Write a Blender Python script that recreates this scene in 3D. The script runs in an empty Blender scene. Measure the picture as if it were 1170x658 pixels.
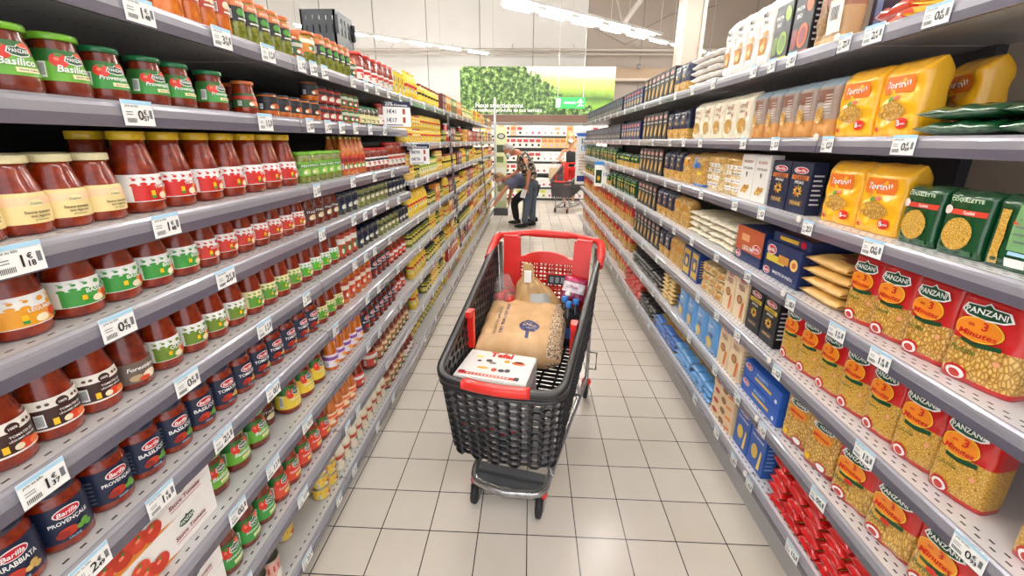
import bpy, bmesh, math, random
from mathutils import Vector, Matrix, noise
random.seed(7)
C = bpy.context.scene.collection
PI = math.pi
R = math.radians

# ------------------------------------------------------------------ materials
def lin(c):
    c = c / 255.0
    return c / 12.92 if c <= 0.04045 else ((c + 0.055) / 1.055) ** 2.4
def rgb(h):
    if isinstance(h, str):
        h = h.lstrip('#')
        return tuple(lin(int(h[i:i + 2], 16)) for i in (0, 2, 4)) + (1,)
    return tuple(h) + (1,)
MATS = {}
def mat(name, col, rough=.5, metal=0, coat=0, emit=0, spec=.5, trans=0, alpha=1):
    if name in MATS: return MATS[name]
    m = bpy.data.materials.new(name); m.use_nodes = True
    b = m.node_tree.nodes['Principled BSDF']
    b.inputs['Base Color'].default_value = rgb(col)
    b.inputs['Roughness'].default_value = rough
    b.inputs['Metallic'].default_value = metal
    b.inputs['Coat Weight'].default_value = coat
    b.inputs['Coat Roughness'].default_value = .06
    b.inputs['Specular IOR Level'].default_value = spec
    b.inputs['Transmission Weight'].default_value = trans
    b.inputs['Alpha'].default_value = alpha
    if emit:
        b.inputs['Emission Color'].default_value = rgb(col)
        b.inputs['Emission Strength'].default_value = emit
    MATS[name] = m
    return m
def noisy(name, cols, scale=20, rough=.5, metal=0, coat=0, bump=0, kind='NOISE', stops=None, detail=3, stretch=(1, 1, 1), coord='Object', interp='LINEAR', bdist=.002):
    if name in MATS: return MATS[name]
    m = mat(name, cols[0], rough, metal, coat)
    nt = m.node_tree; N = nt.nodes; L = nt.links; b = N['Principled BSDF']
    tc = N.new('ShaderNodeTexCoord'); mp = N.new('ShaderNodeMapping'); mp.inputs['Scale'].default_value = stretch
    L.new(tc.outputs[coord], mp.inputs[0])
    if kind == 'NOISE':
        t = N.new('ShaderNodeTexNoise'); t.inputs['Scale'].default_value = scale; t.inputs['Detail'].default_value = detail; out = t.outputs['Fac']
    elif kind == 'VORONOI':
        t = N.new('ShaderNodeTexVoronoi'); t.inputs['Scale'].default_value = scale; out = t.outputs['Distance']
    if kind == 'EDGE':
        t = N.new('ShaderNodeTexVoronoi'); t.feature = 'DISTANCE_TO_EDGE'; t.inputs['Scale'].default_value = scale; out = t.outputs['Distance']; mp.inputs['Rotation'].default_value = (.5, .6, .4)
    L.new(mp.outputs[0], t.inputs['Vector'])
    r = N.new('ShaderNodeValToRGB'); r.color_ramp.interpolation = interp
    n = len(cols); stops = stops or [.3 + .4 * i / (n - 1) for i in range(n)]
    e = r.color_ramp.elements
    while len(e) < n: e.new(.5)
    for i in range(n): e[i].position = stops[i]; e[i].color = rgb(cols[i])
    L.new(out, r.inputs[0]); L.new(r.outputs[0], b.inputs['Base Color'])
    if bump:
        bp = N.new('ShaderNodeBump'); bp.inputs['Strength'].default_value = bump; bp.inputs['Distance'].default_value = bdist
        L.new(out, bp.inputs['Height']); L.new(bp.outputs[0], b.inputs['Normal'])
    return m

SAUCE = noisy('tomato_sauce_glass', ['#6a1404', '#842305', '#993208'], 60, .25, coat=.5)
SAUCE_D = noisy('dark_sauce_glass', ['#561305', '#701f08', '#822b0c'], 70, .25, coat=.5)
SAUCE_O = noisy('orange_sauce_glass', ['#b3500f', '#c9681a', '#d87c26'], 60, .22, coat=.9)
PESTO = noisy('green_pesto_glass', ['#4f5a12', '#737a20', '#8d8e3a'], 90, .25, coat=.9)
YELG = noisy('yellow_cream_glass', ['#d9b43c', '#e6c65a', '#efd67c'], 40, .25, coat=.8)
DARKG = noisy('dark_olive_glass', ['#1d1a10', '#37301a', '#4f4a22'], 60, .2, coat=.9)
ST = [0, .05, .16, .4]
PASTA = noisy('pasta_behind_film', ['#8a5f20', '#b98634', '#d2a24a', '#e6c272'], 190, .35, coat=.5, kind='EDGE', bump=.5, stretch=(1, 1, .42), stops=ST)
PASTA_BIG = noisy('big_pasta_behind_film', ['#845a20', '#b98636', '#d6a850', '#e9c880'], 125, .35, coat=.5, kind='EDGE', bump=.6, stretch=(1, 1, .6), stops=ST, bdist=.004)
PASTA_F = noisy('fine_pasta_behind_film', ['#8a6018', '#c2902e', '#d9ac4a', '#e6c068'], 230, .35, coat=.5, kind='EDGE', bump=.5, stretch=(1, 1, .7), stops=ST)
PASTA_L = noisy('long_pasta_behind_film', ['#8a6022', '#bc8c36', '#d8ac50', '#e6c474'], 170, .35, coat=.5, kind='EDGE', bump=.5, stretch=(1, .6, .3), stops=ST)
PASTA_W = noisy('pale_pasta_behind_film', ['#b98d4e', '#dcbf86', '#eedcb4'], 50, .35, coat=.4, bump=.8, detail=2)
STEEL = noisy('shelf_steel', ['#c9c9cc', '#d3d3d6'], 6, .38, metal=.25)
RAIL = mat('price_rail_grey', '#9d9ca6', .28, metal=.3, coat=.3)
RAILD = mat('rail_dark_strip', '#5d5966', .2, coat=.5)
PANEL_D = mat('dark_back_panel', '#1b1a1b', .6)
PANEL_B = mat('taupe_back_panel', '#d6c6b4', .6)
UPR = mat('upright_grey', '#55555a', .5, metal=.3)
PLINTH = mat('plinth_grey', '#8f8f92', .5)
WHITE = mat('paper_white', '#f2f2f0', .5)
INK = mat('black_ink', '#18181a', .6)
GREYINK = mat('grey_ink', '#6f7278', .6)
LBLUE = mat('light_blue_print', '#a9d4ec', .5)
def g(h, r=.4, c=0): return mat('print_' + h.lstrip('#'), h, r, coat=c)

# ------------------------------------------------------------------ mesh builder
class MB:
    def __init__(s): s.v = []; s.f = []; s.m = []; s.mats = []; s.sm = []
    def mi(s, m):
        if m not in s.mats: s.mats.append(m)
        return s.mats.index(m)
    def add(s, vs, fs, m, smooth=False):
        o = len(s.v); k = s.mi(m) if not isinstance(m, list) else None
        s.v += [tuple(p) for p in vs]
        for i, f in enumerate(fs):
            s.f.append(tuple(a + o for a in f)); s.m.append(k if k is not None else s.mi(m[i])); s.sm.append(smooth)
    def box(s, x0, x1, y0, y1, z0, z1, m, M=None):
        vs = [Vector((x, y, z)) for z in (z0, z1) for y in (y0, y1) for x in (x0, x1)]
        if M is not None: vs = [M @ p for p in vs]
        s.add(vs, [(0, 2, 3, 1), (4, 5, 7, 6), (0, 1, 5, 4), (2, 6, 7, 3), (0, 4, 6, 2), (1, 3, 7, 5)], m)
    def bbox(s, w, d, h, m, r=.003, M=None, z0=0):     # bevelled box centred in x,y
        bm = bmesh.new(); bmesh.ops.create_cube(bm, size=1)
        for v in bm.verts: v.co = Vector((v.co.x * w, v.co.y * d, (v.co.z + .5) * h + z0))
        bmesh.ops.bevel(bm, geom=bm.edges[:], offset=r, segments=2, affect='EDGES')
        bm.verts.ensure_lookup_table()
        vs = [v.co.copy() for v in bm.verts]
        if M is not None: vs = [M @ p for p in vs]
        s.add(vs, [tuple(v.index for v in f.verts) for f in bm.faces], m); bm.free()
    def lathe(s, prof, m, n=24, cap0=True, cap1=True, M=None, mats=None):
        vs = []; fs = []; ms = []
        for (r, z) in prof:
            for i in range(n):
                a = 2 * PI * i / n; vs.append(Vector((r * math.cos(a), r * math.sin(a), z)))
        for k in range(len(prof) - 1):
            for i in range(n):
                j = (i + 1) % n; fs.append((k * n + i, k * n + j, (k + 1) * n + j, (k + 1) * n + i)); ms.append(mats[k] if mats else m)
        if cap0: fs.append(tuple(range(n))[::-1]); ms.append(ms[0])
        if cap1: fs.append(tuple((len(prof) - 1) * n + i for i in range(n))); ms.append(ms[-1])
        if M is not None: vs = [M @ p for p in vs]
        s.add(vs, fs, ms, True)
    def tube(s, pts, r, m, n=10, closed=False, sq=None):
        pts = [Vector(p) for p in pts]; N = len(pts); vs = []; fs = []
        up = Vector((0, 0, 1)); prev = None
        for i, p in enumerate(pts):
            a = pts[(i - 1) % N] if (closed or i > 0) else p; b = pts[(i + 1) % N] if (closed or i < N - 1) else p
            t = (b - a).normalized()
            x = t.cross(up)
            if x.length < .05: x = prev if prev is not None else Vector((1, 0, 0))
            x = (x - t * x.dot(t)).normalized(); y = x.cross(t); prev = x
            ri = r[i] if isinstance(r, (list, tuple)) else r
            for k in range(n):
                an = 2 * PI * (k + .5) / n; cx, cy = math.cos(an), math.sin(an)
                if sq: q = max(abs(cx), abs(cy)) ; f = (.35 + .65 / q); cx *= f * sq[0]; cy *= f * sq[1]
                vs.append(p + x * cx * ri + y * cy * ri)
        for i in range(N if closed else N - 1):
            j = (i + 1) % N
            for k in range(n): l = (k + 1) % n; fs.append((i * n + k, i * n + l, j * n + l, j * n + k))
        if not closed: fs.append(tuple(range(n))); fs.append(tuple((N - 1) * n + k for k in range(n))[::-1])
        s.add(vs, fs, m, True)
    def ellipsoid(s, c, rx, ry, rz, m, n=14, k=9, M=None):
        c = Vector(c); vs = []; fs = []
        for j in range(k + 1):
            th = PI * j / k
            for i in range(n):
                a = 2 * PI * i / n; vs.append(c + Vector((rx * math.sin(th) * math.cos(a), ry * math.sin(th) * math.sin(a), -rz * math.cos(th))))
        for j in range(k):
            for i in range(n): q = (i + 1) % n; fs.append((j * n + i, j * n + q, (j + 1) * n + q, (j + 1) * n + i))
        if M is not None: vs = [M @ p for p in vs]
        s.add(vs, fs, m, True)
    def mesh(s, name):
        me = bpy.data.meshes.new(name); me.from_pydata(s.v, [], s.f)
        for m in s.mats: me.materials.append(m)
        me.polygons.foreach_set('material_index', s.m); me.polygons.foreach_set('use_smooth', s.sm)
        me.validate(); me.update()
        return me

def link(name, me, parent=None, loc=(0, 0, 0), rot=(0, 0, 0)):
    o = bpy.data.objects.new(name, me); C.objects.link(o); o.location = loc; o.rotation_euler = rot
    if parent is not None: o.parent = parent
    return o
def tag(o, label=None, cat=None, group=None, kind=None):
    if label: o['label'] = label
    if cat: o['category'] = cat
    if group: o['group'] = group
    if kind: o['kind'] = kind
    return o

# text as triangles
TXT = {}
def text_tris(s, bold=.02):
    if (s, bold) in TXT: return TXT[(s, bold)]
    cu = bpy.data.curves.new('t', 'FONT'); cu.body = s; cu.size = 1; cu.offset = bold; cu.resolution_u = 2; cu.align_x = 'CENTER'
    ob = bpy.data.objects.new('t', cu); C.objects.link(ob)
    bpy.context.view_layer.update(); dg = bpy.context.evaluated_depsgraph_get()
    me = bpy.data.meshes.new_from_object(ob.evaluated_get(dg))
    vs = [(v.co.x, v.co.y) for v in me.vertices]; fs = [tuple(p.vertices) for p in me.polygons]
    C.objects.unlink(ob); bpy.data.objects.remove(ob); bpy.data.curves.remove(cu); bpy.data.meshes.remove(me)
    x0 = min(v[0] for v in vs); x1 = max(v[0] for v in vs); y0 = min(v[1] for v in vs); y1 = max(v[1] for v in vs)
    vs = [((x - (x0 + x1) / 2), (y - (y0 + y1) / 2)) for x, y in vs]
    TXT[(s, bold)] = (vs, fs, x1 - x0, y1 - y0)
    return TXT[(s, bold)]

# decals laid on a surface map S(u, v, off) -> point
class Decal:
    def __init__(s, mb, S, lay=.0004): s.mb = mb; s.S = S; s.k = lay; s.curv = 0
    def rect(s, u0, v0, u1, v1, m, l=1, nu=4, nv=2, sk=0):
        if s.curv: nu = max(nu if l == 0 else 1, math.ceil(abs(u1 - u0) / s.curv)); nv = max(nv, 2)
        vs = [s.S(u0 + (u1 - u0) * i / nu + sk * (j / nv), v0 + (v1 - v0) * j / nv, l * s.k) for j in range(nv + 1) for i in range(nu + 1)]
        w = nu + 1
        s.mb.add(vs, [(j * w + i, j * w + i + 1, (j + 1) * w + i + 1, (j + 1) * w + i) for j in range(nv) for i in range(nu)], m, True)
    def ell(s, cu, cv, ru, rv, m, l=2, n=16, rot=0):
        vs = [s.S(cu, cv, l * s.k)]; ca, sa = math.cos(rot), math.sin(rot)
        for q in (.5, 1):
            for i in range(n):
                a = 2 * PI * i / n; x = ru * q * math.cos(a); y = rv * q * math.sin(a)
                vs.append(s.S(cu + x * ca - y * sa, cv + x * sa + y * ca, l * s.k))
        fs = [(0, 1 + i, 1 + (i + 1) % n) for i in range(n)] + [(1 + i, 1 + n + i, 1 + n + (i + 1) % n, 1 + (i + 1) % n) for i in range(n)]
        s.mb.add(vs, fs, m, True)
    def poly(s, pts, m, l=2):
        cx = sum(p[0] for p in pts) / len(pts); cy = sum(p[1] for p in pts) / len(pts)
        vs = [s.S(cx, cy, l * s.k)] + [s.S(x, y, l * s.k) for x, y in pts]; n = len(pts)
        s.mb.add(vs, [(0, 1 + i, 1 + (i + 1) % n) for i in range(n)], m, True)
    def text(s, t, cu, cv, m, w=None, h=None, l=4, rot=0, slant=0, bold=.02):
        vs, fs, W, H = text_tris(t, bold)
        sx = (w / W) if w else None; sy = (h / H) if h else None
        sx = sx or sy; sy = sy or sx
        ca, sa = math.cos(rot), math.sin(rot); out = []
        for x, y in vs:
            x = x * sx + y * sy * slant; y = y * sy; out.append(s.S(cu + x * ca - y * sa, cv + x * sa + y * ca, l * s.k))
        s.mb.add(out, fs, m)
    def barcode(s, u, v, w, h, l=3):
        s.rect(u, v, u + w, v + h, WHITE, l, 1, 1)
        n = 7
        for i in range(n): s.rect(u + w * (.1 + .8 * i / n), v + h * .15, u + w * (.1 + .8 * i / n) + w * .05, v + h * .9, INK, l + 1, 1, 1)

# ------------------------------------------------------------------ kinds of goods
KIND = {}      # kind -> dict(name, cat, w, d, h, parts=[(name, mesh, label)])
def prof_r(prof, z):
    for (r0, z0), (r1, z1) in zip(prof, prof[1:]):
        if z <= z1: return r0 + (r1 - r0) * ((z - z0) / (z1 - z0) if z1 > z0 else 0)
    return prof[-1][0]
SH = {
 'sauce': [(.86, 0), (.97, .02), (1, .06), (1.02, .22), (1, .42), (.93, .54), (.8, .68), (.7, .8), (.66, .9)],
 'short': [(.88, 0), (.98, .03), (1, .07), (1, .66), (.96, .76), (.86, .83), (.8, .86), (.8, .9)],
 'waist': [(.9, 0), (1, .03), (1.03, .12), (1, .28), (.93, .45), (.85, .62), (.8, .74), (.78, .84), (.78, .9)],
 'tall': [(.9, 0), (1, .02), (1, .55), (.9, .64), (.62, .76), (.5, .84), (.5, .92)],
 'straight': [(.9, 0), (1, .03), (1, .8), (.9, .86), (.86, .9)],
 'squeeze': [(.85, 0), (1, .04), (.95, .35), (1, .6), (.75, .78), (.4, .88), (.35, .9)],
}
def jar(kind, r, H, shape, sauce, lid, lv=(.2, .6), bg=None, art=None, lidr=None, name='sauce_jar', cat='jar', n=26, lidh=None, lidtop=None, half=2.2, toplid=None):
    prof = [(a * r, b * H) for a, b in SH[shape]]
    mb = MB(); mb.lathe(prof, sauce, n)
    parts = [(name, mb.mesh(name), None)]
    lr = lidr or prof[-1][0] * 1.06; z0 = prof[-1][1] - .004; lh = lidh or (H - prof[-1][1])
    z1 = z0 + lh
    ml = MB(); ml.lathe([(lr * .98, z0), (lr, z0 + .001), (lr, z1 - .0025), (lr * .96, z1), (lr * .86, z1), (lr * .84, z1 - .001)], lid, n)
    if toplid: ml.lathe([(lr * .8, z1 - .0008), (lr * .78, z1 - .0005)], toplid, n)
    parts.append(('lid', ml.mesh('lid'), None))
    if bg is not None:
        S = lambda u, v, o: Vector(((prof_r(prof, v) + o + .0005) * math.sin(u / r), -(prof_r(prof, v) + o + .0005) * math.cos(u / r), v))
        lb = MB(); D = Decal(lb, S, .0005); D.curv = r * (.16 if n > 20 else .3)
        hw = half * r
        D.rect(-hw, lv[0] * H, hw, lv[1] * H, bg, 0, 28 if n > 20 else 14, 6)
        if art: art(D, hw, lv[0] * H, lv[1] * H)
        parts.append(('jar_label', lb.mesh('jar_label'), None))
    KIND[kind] = dict(name=name, cat=cat, w=2 * r, d=2 * r, h=z1, parts=parts)

def art_veg(main, txt=None, accent='#e8562a'):
    def f(D, hw, a, b):
        h = b - a
        D.rect(-hw * .42, a + h * .03, hw, a + h * .6, g(main), 1, 8, 2)
        for i, x in enumerate((-.38, -.2, -.02, .38, .5, .62)):
            D.ell(x * hw, a + h * (.62 + .03 * (i % 2)), hw * .07, h * .06, g(main), 1, 10); D.ell(x * hw + .002, a + h * .82, .0036, h * .05, g(main), 2, 8); D.rect(x * hw - .0035, a + h * .87, x * hw + .001, a + h * .895, g(main), 2, 1, 1)
        D.ell(.3 * hw, a + h * .28, .012, h * .2, g('#f0a050'), 2); D.ell(.38 * hw, a + h * .3, .010, h * .17, g('#d93a1c'), 3)
        D.ell(.16 * hw, a + h * .2, .009, h * .13, g('#f3e6c4'), 3); D.ell(.46 * hw, a + h * .16, .008, h * .1, g('#4f8f2c'), 4)
        D.ell(.2 * hw, a + h * .82, .007, .006, WHITE, 3); D.ell(.2 * hw, a + h * .82, .005, .004, g(main), 4)
        D.rect(-.1 * hw, a + h * .12, -.02 * hw, a + h * .4, g('#f4c21c'), 3, 1, 1)
        D.rect(-.1 * hw, a + h * .12, -.02 * hw, a + h * .22, g('#2f9a48'), 4, 1, 1)
        if txt: D.text(txt, .18 * hw, a + h * .54, WHITE, w=.035, l=5)
        D.barcode(-.72 * hw, a + h * .12, .014, h * .6)
    return f
def oval_logo(D, u, v, w, h, t, l=3, rot=.0):
    D.ell(u, v, w * 1.12, h * 1.2, WHITE, l, 18, rot); D.ell(u, v, w, h, g('#c5142c', .35), l + 1, 18, rot)
    D.text(t, u, v, WHITE, w=w * 1.55, h=h * 1.0, l=l + 3, rot=rot, slant=.15)
def art_navy(txt, pic=0):
    def f(D, hw, a, b):
        h = b - a
        oval_logo(D, 0, a + h * .78, .0165, h * .12, 'Barilla')
        D.text(txt, 0, a + h * .54, WHITE, w=.052, h=h * .13, l=4)
        D.ell(-.006, a + h * .24, .013, h * .13, g('#b8331f'), 3); D.ell(-.013, a + h * .2, .009, h * .1, g('#8f2417'), 4)
        for x, y in ((.010, .22), (.017, .3), (.021, .18)): D.ell(x, a + h * y, .006, h * .07, g('#5f9a34' if not pic else '#c9a25a'), 4, 10)
        D.text('SAUCE', .0, a + h * .06, LBLUE, w=.016, l=4)
        for i in range(6): D.rect(-hw * .62, a + h * (.1 + .13 * i), -hw * .42, a + h * (.14 + .13 * i), GREYINK, 2, 2, 1)
    return f
def shield(D, u, v, w, h, l=3, txt='PANZANI', rot=0):
    ca, sa = math.cos(rot), math.sin(rot)
    def T(pts): return [(u + x * ca - y * sa, v + x * sa + y * ca) for x, y in pts]
    o = 1.12
    P = [(-w, -h * .35), (-w * .8, h * .5), (-w * .2, h * .55), (0, h * .95), (w * .2, h * .55), (w * .8, h * .5), (w, -h * .35), (w * .7, -h * .75), (0, -h), (-w * .7, -h * .75)]
    D.poly(T([(x * o, y * o * 1.08) for x, y in P]), WHITE, l); D.poly(T(P), g('#12492a', .35), l + 1)
    D.text(txt, u, v - h * .08, WHITE, w=w * 1.7, h=h * .75, l=l + 3, rot=rot)
def art_panz(main, txt, sub='#f3edb8', big=False):
    def f(D, hw, a, b):
        h = b - a
        D.rect(-hw * .75, a + h * .62, hw * .75, a + h, g('#2c6b2c'), 1, 8, 1)
        D.ell(-.018, a + h * .66, .014, h * .22, g('#d8301c'), 2); D.ell(.018, a + h * .8, .012, h * .17, g('#e04a25'), 2)
        D.ell(-.018, a + h * .82, .005, h * .05, g('#3d8a2a'), 3); D.ell(-.021, a + h * .7, .004, h * .06, g('#ee7a60'), 3)
        shield(D, .006, a + h * .72, .0155, h * .16)
        D.text(txt, 0, a + h * .4, WHITE, w=.045, l=5, slant=.2)
        D.rect(-.006, a + h * .1, .026, a + h * .24, g(sub), 3, 3, 1)
        D.text('SAUCE TOMATE', .010, a + h * .17, INK, w=.026, l=6)
        D.barcode(-.6 * hw, a + h * .1, .012, h * .5)
    return f
def art_cream(D, hw, a, b):
    h = b - a
    D.rect(-hw * .6, a + h * .6, hw * .6, a + h * .86, g('#f5cfa6'), 1, 6, 1)
    D.ell(.006, a + h * .66, .010, h * .12, g('#f3e3a6'), 2); D.text('Cuisine', .006, a + h * .66, GREYINK, w=.016, l=4, slant=.2)
    D.text('Sauce tomate', .006, a + h * .38, g('#4a3c28'), w=.034, l=4); D.text('aux légumes', .008, a + h * .24, g('#4a3c28'), w=.026, l=4)
    D.text('provençale', .008, a + h * .12, g('#8a7a5a'), w=.018, l=4)
def art_simple(stripe, blob, txt=None):
    def f(D, hw, a, b):
        h = b - a
        D.rect(-hw, a + h * .56, hw, a + h * .82, g(stripe), 1, 8, 1)
        D.ell(0.002, a + h * .3, min(.016, hw * .3), h * .2, g(blob), 2); D.ell(-.008, a + h * .24, .007, h * .13, g('#e8e2d0'), 3, 8)
        if txt: D.text(txt, 0, a + h * .7, WHITE, w=min(.04, hw * .8), h=h * .16, l=4)
        D.barcode(-.6 * hw, a + h * .1, .010, h * .36)
    return f
def art_forest(D, hw, a, b):
    h = b - a
    D.text('Forestière', 0, a + h * .7, WHITE, w=.048, l=4, slant=.2)
    D.ell(.012, a + h * .26, .014, h * .2, g('#e9ddc4'), 2); D.ell(-.012, a + h * .24, .012, h * .16, g('#b9a27c'), 2); D.ell(.0, a + h * .15, .010, h * .12, g('#d24a2a'), 3)
def art_choc(D, hw, a, b):
    h = b - a
    D.rect(-hw, a + h * .7, hw, a + h, g('#efe9df'), 1, 10, 1)
    D.rect(-hw, a, hw, a + h * .06, g('#efe9df'), 1, 10, 1)
    D.ell(.004, a + h * .8, .009, h * .14, g('#3b2018'), 2); D.text('100%', .004, a + h * .8, WHITE, w=.011, l=4)
    for x in (-.024, -.015, .02, .028): D.ell(x, a + h * .84, .003, h * .05, g('#5b3a2a'), 3, 8)
    D.text('TOMATES ET', .012, a + h * .55, WHITE, w=.032, l=4); D.text('LÉGUMES GRILLÉS', .012, a + h * .43, WHITE, w=.034, l=4)
    D.ell(.014, a + h * .2, .013, h * .15, g('#d8421f'), 2); D.ell(.026, a + h * .18, .009, h * .12, g('#e8783a'), 3); D.ell(.004, a + h * .2, .006, h * .1, g('#eddfbd'), 3)
    D.rect(-.014, a + h * .12, -.007, a + h * .34, g('#f4c21c'), 3, 1, 1); D.barcode(-.034, a + h * .12, .012, h * .45)

def art_pesto(c):
    def f(D, hw, a, b):
        h = b - a
        D.rect(-hw, a + h * .66, hw, a + h, g('#c8723a'), 1, 8, 1); D.text('PESTO', 0, a + h * .8, g('#f0e6d0'), w=.026, h=h * .13, l=4)
        D.ell(-.004, a + h * .42, .010, h * .16, g(c), 2, 12, .6); D.ell(.006, a + h * .34, .008, h * .12, g(c), 3, 12, -.4); D.rect(-.012, a + h * .08, .014, a + h * .16, g('#e0dcc8'), 3, 3, 1)
        D.barcode(-.55 * hw, a + h * .1, .008, h * .4)
    return f
LG = mat('lid_lime', '#76b82a', .3, coat=.4); DG = mat('lid_dark_green', '#0f6a3a', .3, coat=.4); LO = mat('lid_orange', '#c4642c', .35, coat=.3)
LY = mat('lid_yellow', '#e0b81e', .35, coat=.3); LC = mat('lid_cream', '#e6dcae', .4); LN = mat('lid_navy', '#141d3e', .3, coat=.5); LK = mat('lid_black', '#201e22', .3, coat=.4)
LR = mat('lid_red', '#c03024', .3, coat=.4); LP = mat('lid_purple', '#7d2596', .3, coat=.4); LOL = mat('lid_olive', '#8f8d33', .35, coat=.3); LW = mat('lid_white', '#e6e6e2', .4); BG = mat('lid_bright_green', '#2c9a3e', .3, coat=.4)
LOR = mat('lid_orange_red', '#e2491e', .3, coat=.4); GOLDL = mat('lid_gold', '#b9a060', .3, metal=.7)
NAVY = g('#16213f'); BROWN = g('#3a1c16')
J = jar
J('basil_sauce', .037, .105, 'waist', SAUCE_D, LG, (.24, .72), g('#6cae36'), art_panz('#6cae36', 'Basilico'), lidr=.034)
J('provencal_sauce', .035, .100, 'waist', SAUCE_D, DG, (.22, .70), g('#3f9440'), art_panz('#3f9440', 'Provençale'), lidr=.031)
J('orange_lid_tomato', .032, .092, 'waist', SAUCE, LO, (.2, .6), g('#2f5a28'), art_simple('#b93222', '#e86a3a'), lidr=.029)
J('cream_label', .039, .128, 'sauce', SAUCE, LC, (.14, .52), g('#efd99a'), art_cream, lidr=.031)
J('tall_red_label', .041, .168, 'sauce', SAUCE, LY, (.14, .47), WHITE, art_veg('#cf2b26', 'TOMATE'), lidr=.031)
J('green_jar_row', .030, .112, 'straight', PESTO, LG, (.22, .66), g('#6fae3a'), art_simple('#4a8a2a', '#b8cf6a', 'PESTO'), lidr=.031)
J('slim_bottle', .023, .168, 'tall', SAUCE_O, GOLDL, (.12, .5), g('#c2402a'), art_simple('#8a2418', '#5f9a3a'), n=16, half=2.0)
J('red_lid_white', .032, .115, 'straight', SAUCE, LR, (.2, .58), WHITE, art_simple('#2a2a2e', '#c5402a'), lidr=.032)
J('yellow_label', .042, .15, 'sauce', SAUCE, LY, (.13, .47), WHITE, art_veg('#eaa02a', 'LÉGUMES'), lidr=.029)
J('green_label', .0392, .145, 'sauce', SAUCE, LY, (.14, .48), WHITE, art_veg('#3f9a3f', 'BASILIC'), lidr=.028)
J('red_label', .034, .145, 'sauce', SAUCE, LY, (.15, .48), WHITE, art_veg('#cf3a2c', 'BOLOGNAISE'), lidr=.027)
J('dark_band', .031, .140, 'sauce', SAUCE_D, LK, (.15, .5), g('#5a261c'), art_simple('#3a1612', '#e0cfa0', 'ITALIE'), n=18)
J('small_dark', .032, .095, 'straight', DARKG, LN, (.2, .75), g('#22304e'), art_simple('#151d30', '#c8c8b0'), n=18)
J('small_olive', .032, .095, 'straight', PESTO, LK, (.25, .75), g('#7c7a52'), art_simple('#2c3a24', '#d6d6a6'), n=18)
J('chocolate_label', .038, .150, 'sauce', SAUCE, LK, (.15, .52), BROWN, art_choc, lidr=.029)
J('forest', .036, .150, 'sauce', SAUCE_D, LK, (.1, .4), g('#6a5a50'), art_forest, lidr=.028)
J('olive_lid', .035, .158, 'sauce', SAUCE, LOL, (.14, .46), WHITE, art_veg('#6f8a2a', 'OLIVES'), lidr=.028)
J('green_lid_veg', .034, .158, 'sauce', SAUCE, BG, (.14, .46), g('#efe6b0'), art_veg('#5f9a34', 'LÉGUMES'), lidr=.028)
J('green_lid_basil', .034, .158, 'sauce', SAUCE, BG, (.14, .46), WHITE, art_veg('#57b035', 'BASILIC'), lidr=.028)
J('tall_red', .030, .155, 'straight', SAUCE, LOL, (.1, .7), g('#b84a32'), art_simple('#e8e2d8', '#3f7a30'), n=18)
J('arrabbiata', .041, .125, 'short', SAUCE, LN, (.14, .72), NAVY, art_navy('ARRABBIATA', 1), lidr=.036)
J('navy_provencale', .041, .125, 'short', SAUCE, LN, (.14, .72), NAVY, art_navy('PROVENÇALE'), lidr=.036)
J('navy_basilico', .039, .125, 'short', SAUCE, LN, (.14, .72), NAVY, art_navy('BASILICO'), lidr=.035)
J('navy_tomates', .039, .125, 'short', SAUCE, LN, (.14, .72), NAVY, art_navy('TOMATES', 1), lidr=.035)
J('navy_plain', .034, .135, 'short', SAUCE_D, LN, (.14, .72), NAVY, art_navy('RAGÙ', 1), lidr=.030, n=18)
J('orange_sauce_red_label', .032, .14, 'straight', SAUCE_O, LO, (.15, .7), g('#b93a2a'), art_simple('#e8d8c0', '#e86a2a'), n=18)
J('red_white_bottle', .039, .15, 'sauce', SAUCE, LR, (.1, .5), g('#c93a30'), art_simple('#f0e8e0', '#e05a3a'), n=18)
J('basil_big', .043, .125, 'waist', SAUCE_D, LG, (.2, .74), g('#6cae36'), art_panz('#6cae36', 'Basilico'), lidr=.037)
J('tomato_yellow_label', .042, .15, 'waist', SAUCE, LR, (.14, .7), g('#e8c83a'), art_panz('#e84a2a', 'Tomatino', '#f0e080'), lidr=.034)
J('purple_lid', .031, .15, 'waist', SAUCE_O, LP, (.12, .48), g('#e9dcea'), art_simple('#8a4a9a', '#e89a3a'), lidr=.028, n=18)
J('dark_green_tall', .0385, .15, 'waist', SAUCE_D, DG, (.14, .66), g('#3f9440'), art_panz('#3f9440', 'Provençale'), lidr=.034, toplid=g('#8a2a1c'))
J('yellow_lid_tomato', .0365, .15, 'waist', SAUCE, LY, (.14, .66), g('#d8482a'), art_panz('#d8482a', 'Tomacouli', '#f0e080'), lidr=.032, toplid=g('#8a2a1c'))
J('orange_lid_sauce', .031, .15, 'sauce', SAUCE_O, LOR, (.12, .45), g('#f2cfa0'), art_simple('#e86a3a', '#c9402a'), lidr=.028, n=18)
J('big_red_bottle', .047, .16, 'sauce', SAUCE_D, LK, (.14, .6), g('#c5402f'), art_simple('#e8dcd0', '#3f7a30', 'PIZZA'), n=20)
J('brown_label', .033, .14, 'waist', SAUCE_D, LK, (.1, .6), g('#a8623e'), art_simple('#e8c8a0', '#6a8a3a'), n=18)
J('black_small', .033, .072, 'straight', SAUCE_O, LK, (.24, .8), g('#1c1b1d'), art_simple('#2c2a30', '#c8602a'), n=18, name='pesto_jar')
J('red_small', .029, .066, 'straight', SAUCE_D, LK, (.12, .8), g('#a8241c'), art_simple('#301a1a', '#d8d0c0'), n=16, name='pesto_jar')
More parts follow.
